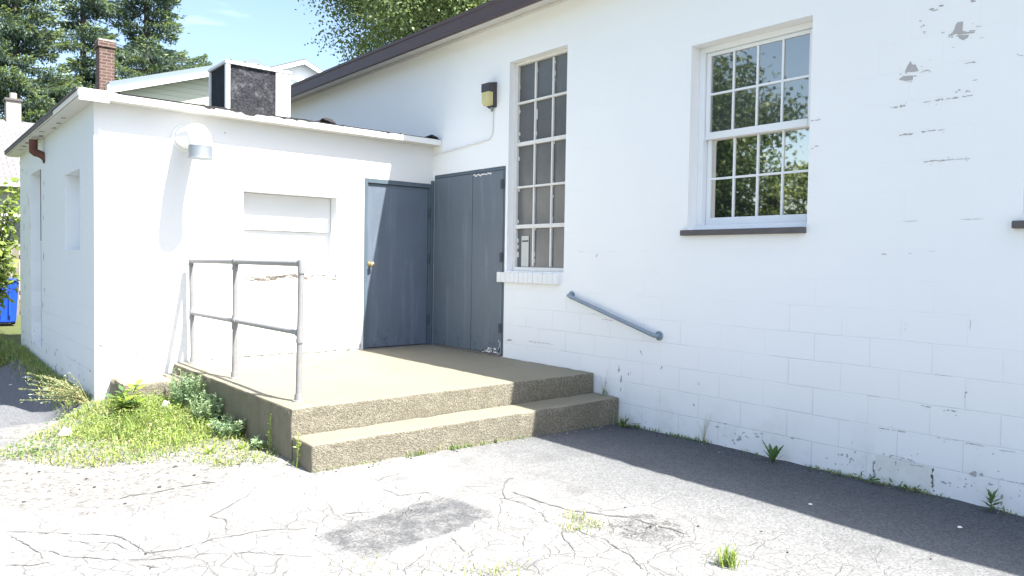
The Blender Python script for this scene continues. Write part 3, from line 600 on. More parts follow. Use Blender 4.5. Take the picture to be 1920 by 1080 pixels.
# double door in the main wall
dd = MB(); dd.box(0.0, 0.05, -0.045, -0.036, 0.012, 2.205, M['frame'])
dd.box(-0.004, 0.012, -1.487+0.001, -1.462, 0.012, 2.205, M['frame'], 0.003); dd.box(-0.004, 0.012, -1.461, -0.046, 2.168, 2.205, M['frame'], 0.003)
door = dd.build('door', bld); door['label'] = 'slate grey double door on the main wall with chipped white paint at its foot'
for (a, b_) in ((-0.868, -0.048), (-1.459, -0.876)):
    p = MB(); p.box(-0.010, 0.03, a, b_, 0.022, 2.163, M['door2'], 0.004)
    DP = lambda u, v, dpt: (-0.010+dpt, u, v)
    if a < -1:
        for i in range(16): chip(p, DP, -1.10-rnd.uniform(0, 0.33), 0.032+abs(rnd.gauss(0, 0.02)), rnd.uniform(0.03, 0.11), rnd.uniform(0.015, 0.035), M['chalk'], 900+i)
        for i in range(7): chip(p, DP, -1.44+rnd.uniform(-.008, .02), 0.05+0.02*i+rnd.uniform(0, .01), 0.03*(1-i*0.1), 0.035, M['chalk'], 930+i)
        chip(p, DP, -1.435, 0.07, 0.035, 0.09, M['black'], 951, -0.003)
        for i in range(9): chip(p, DP, -0.90-0.04*i, 2.137+rnd.uniform(-.006, .012), 0.05, 0.022, M['chalk'], 960+i)
    p.build('door_leaf', door)
for zz in (2.0, 1.155, 0.33):
    h = MB(); h.box(-0.019, -0.011, -1.452, -1.415, zz-0.055, zz+0.055, M['hinge'], 0.002); h.tube([(-0.02, -1.456, zz-0.055), (-0.02, -1.456, zz+0.055)], 0.008, M['hinge'], 8); h.build('hinge', door)
st = MB(); st.box(-0.03, 0.04, -1.461, -0.05, 0.004, 0.019, M['bare2'], 0.003); st.build('threshold', door)

# ------------------------------------------------------------------ annex
anx = thing('annex', 'low flat roofed white annex with a blocked up window and a slate blue door', 'building', (-1.96, 0, -0.4))
mb = MB()
wall_faces(mb, FRONTP, -3.92, 0, -0.6, 2.60, [(-2.475, -1.365, 0.925, 1.832, 0.20, M['annex']), (-1.003, -0.002, 0.004, 2.10, 0.09, M['black'])], M['annex'])
wall_faces(mb, SIDEP, 0, 5.3, -0.6, 2.60, [(0.70, 1.55, 1.155, 2.0, 0.14, M['annexside']), (3.28, 4.2, -0.13, 2.22, 0.16, M['annexside'])], M['annexside'])
mb.poly([(-3.92, 5.3, -0.6), (0, 5.3, -0.6), (0, 5.3, 2.6), (-3.92, 5.3, 2.6)], M['annex'])
for i, (u, v, a, b_) in enumerate(ANNEX_CHIPS): 
    r_ = random.Random(i)
    for q in range(4 if a > 0.1 else 2): chip(mb, FRONTP, u+r_.uniform(-.5, .5)*a, v+r_.uniform(-.5, .5)*b_, a*r_.uniform(0.2, 0.5), b_*r_.uniform(0.35, 0.8), M['bare2'], 1200+i*5+q, -0.0012-0.0004*q)
for i in range(90):   # peeling band under the blocked window
    u = rnd.choice([rnd.uniform(-2.5, -1.75), rnd.uniform(-2.5, -1.36)]); chip(mb, FRONTP, u, 0.885+0.02*math.sin(u*9)+rnd.gauss(0, 0.014), rnd.uniform(0.02, 0.09), rnd.uniform(0.005, 0.018), M['bare2'], 6000+i, -0.0012-0.0002*(i % 5))
for i in range(40): chip(mb, FRONTP, rnd.uniform(-3.85, -1.1), rnd.choice([rnd.uniform(-0.1, 0.3), rnd.uniform(0.8, 0.95)]), rnd.uniform(0.01, 0.05), rnd.uniform(0.006, 0.018), M['bare2'], 1300+i)
for i in range(60): chip(mb, FRONTP, rnd.uniform(-3.1, -1.05), abs(rnd.gauss(0, 0.008))+0.006, rnd.uniform(0.02, 0.07), rnd.uniform(0.006, 0.014), M['bare2'], 1340+i)
for i in range(46): chip(mb, SIDEP, rnd.uniform(0.05, 5.1), -0.35+abs(rnd.gauss(0, 0.22)), rnd.uniform(0.02, 0.09), rnd.uniform(0.02, 0.07), M['bare'], 1400+i)
for i in range(20): chip(mb, SIDEP, rnd.choice([rnd.uniform(4.2, 5.1), rnd.uniform(3.0, 3.27)]), rnd.uniform(0.4, 2.4), rnd.uniform(0.03, 0.08), rnd.uniform(0.05, 0.14), M['bare'], 1500+i)
# joint of the blocking panel
chip(mb, lambda u, v, d_: (u, 0.2+d_, v), -1.93, 1.415, 1.05, 0.012, M['bare'], 1601)
mb.box(-3.928, -3.90, 3.262, 3.282, 1.28, 2.21, M['bare2'], 0.003); mb.box(-3.926, -3.90, 3.265, 3.28, -0.1, 1.27, M['bare'], 0.003)
mb.build('wall', anx)
bs = MB(); bs.box(-2.47, -1.37, 0.165, 0.199, 1.42, 1.828, M['annex'], 0.003); bs.build('window_board', anx)
cr = MB()
for i in range(14):
    x = -2.49+i*0.081; cr.box(x, x+0.078, 0.004+rnd.uniform(0, .012), 0.16, 0.885+rnd.uniform(-.012, .006), 0.924, M['annex'], 0.006)
cr.build('window_sill', anx)
rm = MB(); rm.box(-4.07, -0.002, -0.165, 5.45, 2.592, 2.648, M['tar']); roof = rm.build('roof', anx)
# ragged tar edge along the top of the fascia
tr = MB(); r = random.Random(11); top = []; low = []; x = -3.75
while x < -0.02:
    dens = 0.12 if x < -3.0 else (1.0 if x < -1.75 else (0.9 if r.random() < 0.16 else 0.10))
    top.append((x, -0.187, 2.658+r.uniform(0, 0.010)*dens)); low.append((x, -0.187, 2.655-(r.uniform(0.002, 0.010) if r.random() < 0.68 else r.uniform(0.012, 0.036))*dens)); x += r.uniform(0.012, 0.05)
n_ = len(top); F_ = [(i, i+1, n_+i+1, n_+i) for i in range(n_-1)]+[(i, i+1, 2*n_+i+1, 2*n_+i) for i in range(n_-1)]
tr.raw(low+top+[(p[0], -0.13, 2.652) for p in top], [(i, i+1, n_+i+1, n_+i) for i in range(n_-1)]+[(n_+i, n_+i+1, 2*n_+i+1, 2*n_+i) for i in range(n_-1)], M['tar'])
tr.build('tar_edge', roof)
fb = MB()
xs_ = [-3.82, -2.3, -0.75, -0.004]
for i, (a, b_) in enumerate(zip(xs_, xs_[1:])): fb.box(a+0.001, b_-0.001, -0.180-0.002*i, -0.166, 2.578+0.002*i, 2.650+0.002*i, M['white'], 0.004)
fb.box(-4.078, -3.822, -0.19, -0.166, 2.548, 2.660, M['white'], 0.005)
fb.box(-4.085, -4.072, -0.1655, 5.46, 2.592, 2.640, M['chalk'], 0.003); fb.build('fascia', anx)
de = MB(); de.box(-4.098, -4.06, -0.16, 5.47, 2.642, 2.664, M['sill'], 0.004)
de.box(-4.095, -4.086, 1.2, 5.47, 2.60, 2.640, M['sill'], 0.002); de.build('drip_edge', anx)
so_ = MB(); so_.box(-4.07, -3.922, -0.164, 5.45, 2.580, 2.591, M['soffit'])
so_.box(-3.918, -0.004, -0.1645, -0.002, 2.582, 2.590, M['soffit'])
for i in range(9): chip(so_, lambda u, v, d_: (u, v, 2.580+d_), -3.99+rnd.uniform(-.04, .04), 1.2+i*0.4, rnd.uniform(0.04, 0.09), 0.2*rnd.random()+0.05, M['bare2'], 1700+i)
so_.build('soffit', anx)
ds = MB(); P = []
for i in range(13):
    t = i/12
    P.append((-4.035, 3.0, 2.55-0.16*min(1, t*2.2)) if t < 0.455 else (-4.035+0.14*math.sin((t-0.455)/0.545*math.pi/2), 3.0-0.05*(t-0.455)/0.545, 2.39-0.115*(1-math.cos((t-0.455)/0.545*math.pi/2))))
ds.tube(P, [0.048]*13, M['rust'], 12); o = ds.build('downspout', anx, smooth=True); o['label'] = 'rusty downspout elbow under the left eave'
# annex door
fr = MB(); fr.box(-1.002, -0.955, -0.006, 0.085, 0.008, 2.098, M['frame'], 0.003); fr.box(-0.06, -0.013, -0.006, 0.085, 0.008, 2.098, M['frame'], 0.003)
fr.box(-0.038, -0.002, -0.033, -0.0065, 0.008, 2.14, M['frame'], 0.003); fr.box(-0.954, -0.061, -0.006, 0.085, 2.046, 2.098, M['frame'], 0.003)
door = fr.build('door', anx); door['label'] = 'slate blue steel door with a round brass knob'
lf = MB(); lf.box(-0.951, -0.064, 0.022, 0.062, 0.016, 2.042, M['door'], 0.004)
lf.build('door_leaf', door)
kn = MB()
bm = bmesh.new(); bmesh.ops.create_uvsphere(bm, u_segments=20, v_segments=12, radius=0.029)
for v in bm.verts: v.co = Vector((v.co.x-0.905, v.co.y*0.85-0.038, v.co.z+1.05))
kn.bm(bm, M['brass'])
kn.tube([(-0.905, 0.022, 1.05), (-0.905, 0.012, 1.05), (-0.905, 0.01, 1.05), (-0.905, -0.02, 1.05)], [0.034, 0.031, 0.013, 0.012], M['brass'], 18)
kn.build('knob', door, smooth=True)
for zz in (1.72, 1.13, 0.33):
    h = MB(); h.box(-0.07, -0.048, -0.013, -0.0065, zz-0.06, zz+0.06, M['hinge'], 0.002); h.tube([(-0.062, -0.014, zz-0.06), (-0.062, -0.014, zz+0.06)], 0.009, M['hinge'], 8); h.build('hinge', door)
th = MB(); th.box(-1.0, -0.014, -0.02, 0.085, 0.0045, 0.0075, M['bare2']); th.build('threshold', door)

# ------------------------------------------------------------------ rooftop unit on the annex
ac = thing('rooftop_unit', 'boxy white air conditioning unit with dark mesh sides on the annex roof', 'air conditioner', (-2.0, 1.1, 2.65))
X0, X1, Y0, Y1, Z0, Z1 = -2.395, -1.6, 0.8, 1.42, 2.66, 3.425
f = MB(); p = 0.05
for (a, b_) in ((X0, X0+p), ): f.box(a, b_, Y0, Y0+p, Z0, Z1-0.041, M['white'], 0.004)
f.box(X0, X0+p, Y1-p, Y1, Z0, Z1-0.041, M['white'], 0.004)
f.box(X1-0.19, X1, Y0, Y1, Z0, Z1-0.041, M['white'], 0.006)
f.box(X0-0.01, X1+0.01, Y0-0.01, Y1+0.01, Z1-0.04, Z1, M['white'], 0.008)
f.box(X0+0.001, X1-0.191, Y0+0.001, Y1-0.001, Z0-0.055, Z0+0.05, M['white'], 0.004)
f.build('casing', ac)
c = MB(); c.box(X0+p+0.001, X1-0.191, Y0+0.02, Y0+0.045, Z0+0.051, Z1-0.041, M['coil']); c.build('coil_grille', ac)
c = MB(); c.box(X0+0.02, X0+0.045, Y0+p+0.001, Y1-p-0.001, Z0+0.051, Z1-0.041, M['black'])
for i in range(12):
    y = Y0+p+0.03+i*0.042; c.box(X0+0.012, X0+0.018, y, y+0.006, Z0+0.051, Z1-0.041, M['hinge'])
c.build('coil_grille', ac)
for i in range(5):
    c = MB(); c.tube([(X0+0.06+i*0.16, Y0-0.002, Z1-0.001), (X0+0.06+i*0.16, Y0-0.002, Z1+0.012)], 0.012, M['sill'], 8); c.build('bolt', ac)
t = MB(); r = random.Random(5)
for (cx, cy, s_, zz) in ((-1.52, -0.07, 0.075, 2.695), (-0.085, -0.10, 0.055, 2.69)):
    tt = MB(); bm = bmesh.new(); bmesh.ops.create_icosphere(bm, subdivisions=3, radius=s_)
    from mathutils import noise as mn
    for v in bm.verts:
        k = 1+0.5*mn.noise(v.co*16); v.co = Vector((cx+v.co.x*k*1.25, cy+v.co.y*k, zz+v.co.z*k*0.55))
    tt.bm(bm, M['tar']); tt.tube([(cx-s_*0.6, cy, zz), (cx-s_*2.0, cy+0.03, zz-0.015)], [s_*0.4, s_*0.12], M['tar'], 8)
    o = tt.build('tar_lump', None, smooth=True)
    tag(o, 'black lump of roofing tar beside the rooftop unit' if cx < -1 else 'small black lump of tar where the annex roof meets the main wall', 'tar lump')

# ------------------------------------------------------------------ exhaust vent on annex wall
ev = thing('exhaust_vent', 'round galvanised vent hood bending downward from the sunlit annex wall', 'vent', (-3.05, 0, 2.3))
R = 0.108; vx = -3.08
P = [(vx, -0.001, 2.325), (vx, -0.12, 2.325), (vx, -0.3, 2.325)]
for i in range(1, 10):
    a = i/9*math.pi/2; P.append((vx, -0.34-0.15*math.sin(a), 2.325-0.15*(1-math.cos(a))))
P.append((vx, -0.49, 2.165))
b_ = MB(); b_.tube(P, R, M['white'], 28, cap=False); elb = b_.build('elbow_pipe', ev, smooth=True)
b_ = MB(); b_.tube([(vx, -0.49, 2.195), (vx, -0.49, 2.193), (vx, -0.49, 2.085), (vx, -0.49, 2.07), (vx, -0.49, 2.07)], [R+0.001, R+0.005, R+0.005, R+0.010, R-0.004], M['galv'], 28, cap=False)
b_.tube([(vx, -0.49, 2.07), (vx, -0.49, 2.15)], [R-0.004, R-0.006], M['galv'], 28, cap=False); b_.tube([(vx, -0.49, 2.151), (vx, -0.49, 2.155)], R-0.007, M['black'], 28); b_.build('mouth', ev, smooth=True)
b_ = MB(); b_.tube([(vx, -0.001, 2.325), (vx, -0.014, 2.325)], [R+0.035, R+0.03], M['white'], 28); b_.build('flange', ev)

# ------------------------------------------------------------------ wall lamp with conduit
lp = thing('wall_lamp', 'dark bronze box lamp with a yellowed lens between the double door and the tall window', 'lamp', (0, -1.23, 2.95))
m = MB(); ya, yb = -1.305, -1.165
m.prism([(-0.002, ya, 3.195), (-0.125, ya, 3.172), (-0.125, ya, 3.075), (-0.055, ya, 3.075), (-0.055, ya, 2.925), (-0.002, ya, 2.905)], (0, yb-ya, 0), M['bronze'])
m.build('housing', lp)
m = MB(); m.prism([(-0.057, ya+0.004, 3.073), (-0.122, ya+0.004, 3.073), (-0.116, ya+0.004, 2.955), (-0.095, ya+0.004, 2.925), (-0.057, ya+0.004, 2.922)], (0, yb-ya-0.008, 0), M['lens']); m.build('lens', lp)
m = MB(); m.tube([(-0.025, -1.245, 2.908), (-0.025, -1.245, 2.86)], [0.018, 0.014], M['galv'], 10); m.build('fitting', lp)
P = [(-0.014, -1.245, 2.87), (-0.014, -1.243, 2.68)]
for i in range(1, 8):
    a = i/7*math.pi/2; P.append((-0.014, -1.243+0.12*(1-math.cos(a)), 2.64-0.10*math.sin(a)))
P += [(-0.014, -0.6, 2.51), (-0.014, -0.02, 2.475)]
m = MB(); m.tube(P, 0.0095, M['white'], 10); m.build('conduit', lp, smooth=True)

# ------------------------------------------------------------------ wall handrail
hr = thing('handrail', 'short sloping grey grab rail fixed to the white wall beside the steps', 'handrail', (0, -3.17, 0.6))
A, B = Vector((-0.062, -2.60, 0.765)), Vector((-0.062, -3.755, 0.440))
d = (B-A).normalized()
P = [(-0.004, A.y, A.z), (-0.035, A.y, A.z), (-0.055, A.y-0.008, A.z-0.002), tuple(A+d*0.03), tuple(A+d*0.06), tuple(B-d*0.06), tuple(B-d*0.03), (-0.055, B.y+0.008, B.z+0.002), (-0.035, B.y, B.z), (-0.004, B.y, B.z)]
m = MB(); m.tube(P, 0.0205, M['bluepipe'], 14); m.build('rail', hr, smooth=True)
for q in (A, B):
    m = MB(); m.tube([(-0.001, q.y, q.z), (-0.008, q.y, q.z), (-0.012, q.y, q.z)], [0.045, 0.044, 0.034], M['bluepipe'], 24)
    for i in range(3):
        a = i*2.09+0.5; m.tube([(-0.0085, q.y+0.034*math.cos(a), q.z+0.034*math.sin(a)), (-0.012, q.y+0.034*math.cos(a), q.z+0.034*math.sin(a))], 0.006, M['galv'], 8)
    m.build('flange', hr)

# ------------------------------------------------------------------ concrete landing and step
from mathutils import noise as mn
stp = thing('concrete_steps', 'worn concrete landing with one lower step in front of the doors', 'steps', (-1.6, -1.6, -0.42))
m = MB(); rough_box(m, -3.2, -0.004, -2.945, -0.004, -0.62, 0.0, 0.045, 0.016, 0.0045, M['ctop'], M['cside'], M['cflank'], 1); m.build('landing', stp, smooth=False)
m = MB(); rough_box(m, -3.2, -0.004, -3.29, -2.95, -0.65, -0.2, 0.04, 0.016, 0.005, M['ctop'], M['cside'], M['cflank'], 5); m.build('step', stp)
# old slab beside the landing
sl = MB(); rough_box(sl, -3.80, -3.335, -0.62, -0.012, -0.5, -0.085, 0.04, 0.022, 0.012, M['ctop'], M['cside'], M['cflank'], 9)
tag(sl.build('concrete_slab'), 'small broken concrete slab between the annex wall and the weeds', 'slab')
sl = MB(); rough_box(sl, -3.318, -3.212, -0.58, -0.012, -0.5, -0.095, 0.035, 0.018, 0.010, M['ctop'], M['cside'], M['cflank'], 13)
tag(sl.build('concrete_slab'), 'narrow strip of concrete squeezed between the small slab and the landing', 'slab')

# ------------------------------------------------------------------ pipe railing
rl = thing('pipe_railing', 'weathered grey pipe railing with three posts along the open side of the landing', 'railing', (-3.04, -1.4, 0))
px = -3.04; pr = 0.0232
posts = [(-2.71, 1.05, (0.012, -0.01)), (-1.33, 1.05, (0.004, 0)), (-0.12, 1.085, (-0.02, 0.0))]
tops = []
for y, h, (lx, ly) in posts:
    m = MB(); m.tube([(px, y, 0.0), (px+lx*0.5, y+ly*0.5, h*0.5), (px+lx, y+ly, h)], pr, M['pipe'], 16); m.build('post', rl, smooth=True)
    m = MB(); m.tube([(px, y, 0.001), (px, y, 0.012), (px, y, 0.014), (px, y, 0.06)], [0.048, 0.046, 0.032, 0.03], M['pipe'], 18)
    m.build('base_flange', rl, smooth=True)
    tops.append((px+lx, y+ly))
m = MB()
m.tube([(tops[0][0], tops[0][1]-0.001, 1.012), (tops[0][0], tops[0][1], 1.04), (tops[0][0]-0.002, tops[0][1]+0.012, 1.056), (tops[0][0]-0.004, tops[0][1]+0.04, 1.06), (tops[1][0], tops[1][1], 1.062), (tops[2][0]-0.002, tops[2][1], 1.06)], pr*0.98, M['pipe'], 16); m.build('top_rail', rl, smooth=True)
m = MB(); m.tube([(px+0.006, posts[0][0], 0.53), (px+0.002, posts[1][0], 0.525), (px-0.01, posts[2][0], 0.52)], pr*0.92, M['pipe'], 16); m.build('mid_rail', rl, smooth=True)
for i, (y, h, (lx, ly)) in enumerate(posts):
    for zz, q in ((1.06, 1), (0.527, 0.5)):
        cx, cy = px+lx*q, y+ly*q; m = MB()
        lo = zz-0.075 if not (i == 2 and q == 1) else zz-0.05
        m.tube([(cx, cy, lo), (cx, cy, lo+0.012), (cx, cy, zz-0.032), (cx, cy, zz+0.02), (cx, cy, zz+(0.03 if q == 1 else 0.05))], [pr+0.006, pr+0.007, pr+0.004, pr+0.005, pr+0.003], M['pipe'], 16)
        if i != 2: m.tube([(cx, cy+0.012, zz), (cx, cy+0.045, zz), (cx, cy+0.05, zz)], [pr+0.007, pr+0.006, pr+0.003], M['pipe'], 16)
        if i != 0: m.tube([(cx, cy-0.012, zz), (cx, cy-0.045, zz), (cx, cy-0.05, zz)], [pr+0.007, pr+0.006, pr+0.003], M['pipe'], 16)
        m.build('fitting', rl, smooth=True)

# ------------------------------------------------------------------ neighbours behind
def gable_house(root, x0, x1, yf, yb, ze, zr, xr, mw, mr, mtrim, th=0.12, oh=0.3, base=-0.5):
    w_ = MB(); w_.poly([(x0, yf, base), (x1, yf, base), (x1, yf, ze), (xr, yf, zr), (x0, yf, ze)], mw); w_.poly([(x0, yb, base), (x1, yb, base), (x1, yb, ze), (xr, yb, zr), (x0, yb, ze)], mw)
    w_.poly([(x0, yf, base), (x0, yb, base), (x0, yb, ze), (x0, yf, ze)], mw); w_.poly([(x1, yf, base), (x1, yb, base), (x1, yb, ze), (x1, yf, ze)], mw)
    wall = w_.build('wall', root)
    sl_, sr_ = (zr-ze)/(xr-x0), (zr-ze)/(x1-xr)
    a = [(x0-oh, ze-sl_*oh), (xr, zr), (x1+oh, ze-sr_*oh)]
    r_ = MB(); r_.prism([(p[0], yf-oh, p[1]+0.005) for p in a]+[(p[0], yf-oh, p[1]+th) for p in a[::-1]], (0, yb-yf+2*oh, 0), mr); roof_ = r_.build('roof', root)
    t_ = MB()
    for p, q in ((a[0], a[1]), (a[1], a[2])):
        t_.prism([(p[0], yf-oh-0.004, p[1]-0.12), (q[0], yf-oh-0.004, q[1]-0.12), (q[0], yf-oh-0.004, q[1]+0.012), (p[0], yf-oh-0.004, p[1]+0.012)], (0, -0.03, 0), mtrim)
    t_.prism([(a[0][0]-0.001, yf-oh, a[0][1]-0.12), (a[0][0]-0.03, yf-oh, a[0][1]-0.12), (a[0][0]-0.03, yf-oh, a[0][1]+th*0.6), (a[0][0]-0.001, yf-oh, a[0][1]+th*0.6)], (0, yb-yf+2*oh, 0), mtrim)
    t_.build('trim', root)
    return wall, roof_
ha = thing('neighbor_house', 'pale green sided house with low white trimmed gable and brick chimney behind the annex', 'house', (3, 15, -0.3))
M['bluegrey'] = simple('blue_grey_roof_edge', (0.17, 0.215, 0.245), 0.6, 0.06, 4)
_, roofA = gable_house(ha, -1.1, 5.3, 12, 19, 5.20, 6.30, 2.1, M['siding'], M['bluegrey'], M['white'], 0.16, 0.3)
ch = MB(); cx0, cx1, cy0, cy1 = -1.55, -1.225, 12.0, 12.42
ch.box(cx0, cx1, cy0, cy1, -0.5, 6.12, M['brick']); ch.box(cx0-0.035, cx1+0.035, cy0-0.035, cy1+0.035, 6.121, 6.27, M['brick'], 0.01)
ch.box(cx0-0.02, cx1+0.02, cy0-0.02, cy1+0.02, 6.271, 6.31, M['chimgrey'], 0.008); o = ch.build('chimney', ha); o['label'] = 'tall dark red brick chimney'
hb = thing('neighbor_house', 'bright white gable peak showing over the eave of the main building', 'house', (5.2, 19, -0.3))
_, roofB = gable_house(hb, 3.6, 7.1, 16, 24, 7.10, 7.82, 5.35, M['white'], M['shingle'], M['white'], 0.06, 0.2)
wb = MB(); wb.box(2.2, 3.39, 19, 24, -0.5, 7.3, M['white']); wb.build('wing', hb)
wr = MB(); wr.prism([(2.0, 18.7, 7.31), (3.38, 18.7, 7.31), (3.38, 18.7, 7.85), (2.2, 18.7, 7.45)], (0, 5.5, 0), M['shingle']); wr.build('wing_roof', roofB)
hc = thing('neighbor_house', 'cream sided house with grey shingle roof at the far left edge', 'house', (-4.5, 21, -0.3))
w_ = MB(); w_.box(-9, -1.9, 18, 26, -0.6, 3.2, M['sidingc']); w_.build('wall', hc)
r_ = MB(); r_.prism([(-9.3, 17.6, 3.20), (-9.3, 22, 5.62), (-9.3, 26.4, 3.2), (-9.3, 26.4, 3.08), (-9.3, 22, 5.48), (-9.3, 17.6, 3.08)], (7.75, 0, 0), M['gshingle']); rc = r_.build('roof', hc)
c_ = MB(); c_.box(-2.42, -2.0, 21.8, 22.3, 4.8, 6.25, M['chimgrey'], 0.01); c_.box(-2.47, -1.95, 21.75, 22.35, 6.251, 6.33, M['sill'], 0.01); c_.tube([(-2.2, 22.05, 6.33), (-2.2, 22.05, 6.55)], 0.11, M['chimgrey'], 14); c_.build('chimney', rc)
g_ = MB(); g_.box(-9.3, -1.56, 17.46, 17.59, 3.05, 3.18, M['white'], 0.02); g_.build('gutter', rc)
f_ = MB(); f_.box(-2.95, -1.95, 17.955, 17.998, 1.35, 2.30, M['vinyl'], 0.006); wn = f_.build('window', hc); p_ = MB(); p_.box(-2.86, -2.04, 17.94, 17.953, 1.42, 2.22, M['farglass']); p_.build('pane', wn)
# plank fence and bin
fe = thing('wooden_fence', 'weathered grey plank fence behind the blue bin', 'fence', (-4.5, 11.6, -0.3))
pl = MB(); x = -8.0; r = random.Random(2)
while x < -1.6:
    h = 1.36+r.uniform(-0.03, 0.03); pl.box(x, x+0.128, 11.6+r.uniform(-.006, .006), 11.622+r.uniform(0, .006), -0.4, h, M['wood'], 0.003); x += 0.145
pl.build('planks', fe)
for zz in (0.2, 1.0):
    q = MB(); q.box(-8, -1.6, 11.64, 11.70, zz, zz+0.09, M['wood']); q.build('rail', fe)
bn = thing('wheeled_bin', 'bright blue wheeled recycling bin by the plank fence', 'bin', (-3.82, 9.1, zf(-3.8, 9.1)))
z_ = zf(-3.8, 9.1); m = MB()
bm = bmesh.new(); bmesh.ops.create_cube(bm, size=1)
for v in bm.verts:
    k = 0.84 if v.co.z < 0 else 1.0; v.co = Vector((-3.83+v.co.x*0.56*k, 9.1+v.co.y*0.62*k, z_+0.06+(v.co.z+0.5)*0.80))
bmesh.ops.bevel(bm, geom=bm.edges[:], offset=0.03, segments=3, affect='EDGES'); m.bm(bm, M['blue'])
for i in range(3): m.box(-4.02+i*0.15, -3.98+i*0.15, 8.775, 8.80, z_+0.2, z_+0.7, M['blue'], 0.006)
m.build('body', bn)
m = MB(); m.box(-4.14, -3.52, 8.77, 9.45, z_+0.862, z_+0.91, M['blue'], 0.02); m.tube([(-4.1, 9.5, z_+0.86), (-3.56, 9.5, z_+0.86)], 0.018, M['blue'], 10); m.build('lid', bn)
for x in (-4.07, -3.59):
    m = MB(); m.tube([(x-0.03, 9.36, z_+0.11), (x+0.03, 9.36, z_+0.11)], 0.11, M['rubber'], 20); m.build('wheel', bn)
# ------------------------------------------------------------------ foliage
def unit(a): return a/np.maximum(np.linalg.norm(a, axis=1, keepdims=True), 1e-9)
class Leaves:
    """many small diamond / leaf faces gathered into one mesh"""
    def __init__(s, mats): s.V = []; s.F = []; s.I = []; s.mats = mats; s.n = 0
    def diamonds(s, c, d, L_, W_, mi, nrm=None, wpos=0.45):
        c = np.asarray(c, float); N = len(c)
        if N == 0: return
        d = unit(np.asarray(d, float)); L_ = np.broadcast_to(L_, (N,))[:, None]; W_ = np.broadcast_to(W_, (N,))[:, None]
        a = rng.normal(size=(N, 3)) if nrm is None else nrm
        side = unit(np.cross(d, a)); up = np.cross(side, d)
        p0 = c; p1 = c+d*L_*wpos+side*W_*0.5+up*W_*0.12; p2 = c+d*L_; p3 = c+d*L_*wpos-side*W_*0.5+up*W_*0.12
        V = np.stack([p0, p1, p2, p3], 1).reshape(-1, 3); b = s.n+4*np.arange(N)[:, None]+np.arange(4)
        s.V.append(V); s.F.append(b); s.I.append(np.broadcast_to(mi, (N,)).astype(int)); s.n += 4*N
    def build(s, name, parent=None, loc=None):
        V = np.concatenate(s.V); F = np.concatenate(s.F); I = np.concatenate(s.I); me = bpy.data.meshes.new(name)
        off = Vector((0, 0, 0)); p = parent
        while p is not None: off += p.location; p = p.parent
        if loc is not None: off = Vector(loc)
        me.vertices.add(len(V)); me.vertices.foreach_set('co', (V-np.array(off if parent is None and loc else (0, 0, 0))).ravel())
        me.loops.add(F.size); me.loops.foreach_set('vertex_index', F.ravel()); me.polygons.add(len(F))
        me.polygons.foreach_set('loop_start', np.arange(0, F.size, 4)); me.polygons.foreach_set('loop_total', np.full(len(F), 4))
        for m in s.mats: me.materials.append(m)
        me.polygons.foreach_set('material_index', I); me.update(); me.validate()
        o = bpy.data.objects.new(name, me); col.objects.link(o)
        if parent is not None: o.parent = parent; o.location = -off
        elif loc is not None: o.location = loc
        return o

def spruce(x, y, H, R, label, seed, z_lo=1.5, dens=1.0, gap=0.86):
    g = np.random.default_rng(seed); r = random.Random(seed); z0 = zf(x, y)
    t = thing('spruce_tree', label, 'tree', (x, y, z0), 'spruces behind the annex')
    tr = MB(); tr.tube([(x, y, z0-0.2), (x+0.05, y, z0+H*0.5), (x, y, z0+H)], [H*0.009, H*0.0055, 0.02], M['bark'], 10); tr.build('trunk', t)
    lv = Leaves([M['spruce'], M['spruce2']]); lb = MB()
    z = z_lo
    while z < H-0.3:
        f = (H-z)/H; base = R*(f**0.8)
        for _ in range(r.choice([5, 5, 6])):
            a = r.uniform(0, 2*math.pi); Lb = base*r.uniform(0.45, 1.2); droop = r.uniform(0.06, 0.40); rise = r.uniform(0.10, 0.36)
            n = int(max(20, 150*Lb*dens)); s_ = g.uniform(0.02, 1, n)**0.6
            lat = g.normal(0, 1, n)*0.24*Lb*(0.25+0.75*np.sin(np.pi*np.clip(s_*0.95, 0, 1)))*0.9
            drop = -droop*Lb*s_+rise*Lb*s_**3-np.abs(lat)*0.25-np.abs(g.normal(0, 0.12, n))*(0.45+0.6*s_)
            ca, sa = math.cos(a), math.sin(a)
            px_ = x+ca*Lb*s_-sa*lat; py_ = y+sa*Lb*s_+ca*lat; pz_ = z0+z+drop
            c = np.stack([px_, py_, pz_], 1)
            d = np.stack([ca*(0.75+0*s_)-sa*np.sign(lat)*0.7, sa*0.75+ca*np.sign(lat)*0.7, -0.25+0.5*s_], 1)+g.normal(0, 0.28, (n, 3))
            mi = (g.uniform(size=n) < np.clip((s_-0.45)*1.5, 0.04, 0.85)).astype(int)
            lv.diamonds(c, d, g.uniform(0.14, 0.30, n), g.uniform(0.05, 0.10, n), mi)
            hang = c-np.array([0, 0, 0.05]); k = g.uniform(size=n) < 0.45
            lv.diamonds(hang[k], np.stack([g.normal(0, .3, k.sum()), g.normal(0, .3, k.sum()), -np.ones(k.sum())], 1), g.uniform(0.12, 0.26, k.sum()), 0.06, np.zeros(k.sum(), int))
            if Lb > 0.8: lb.tube([(x, y, z0+z), (x+ca*Lb*0.5, y+sa*Lb*0.5, z0+z-droop*Lb*0.5+rise*Lb*0.12), (x+ca*Lb*0.9, y+sa*Lb*0.9, z0+z-droop*Lb*0.9+rise*Lb*0.7)], [0.045, 0.03, 0.01], M['bark'], 5, cap=False)
        z += r.uniform(0.40, 0.66)*gap
    lv.build('crown', t); lb.build('branch', t, recalc=False)['kind'] = 'stuff'
    return t
spruce(-0.75, 35, 26, 3.6, 'spruce with yellow green branches filling the top left corner of the view', 1)
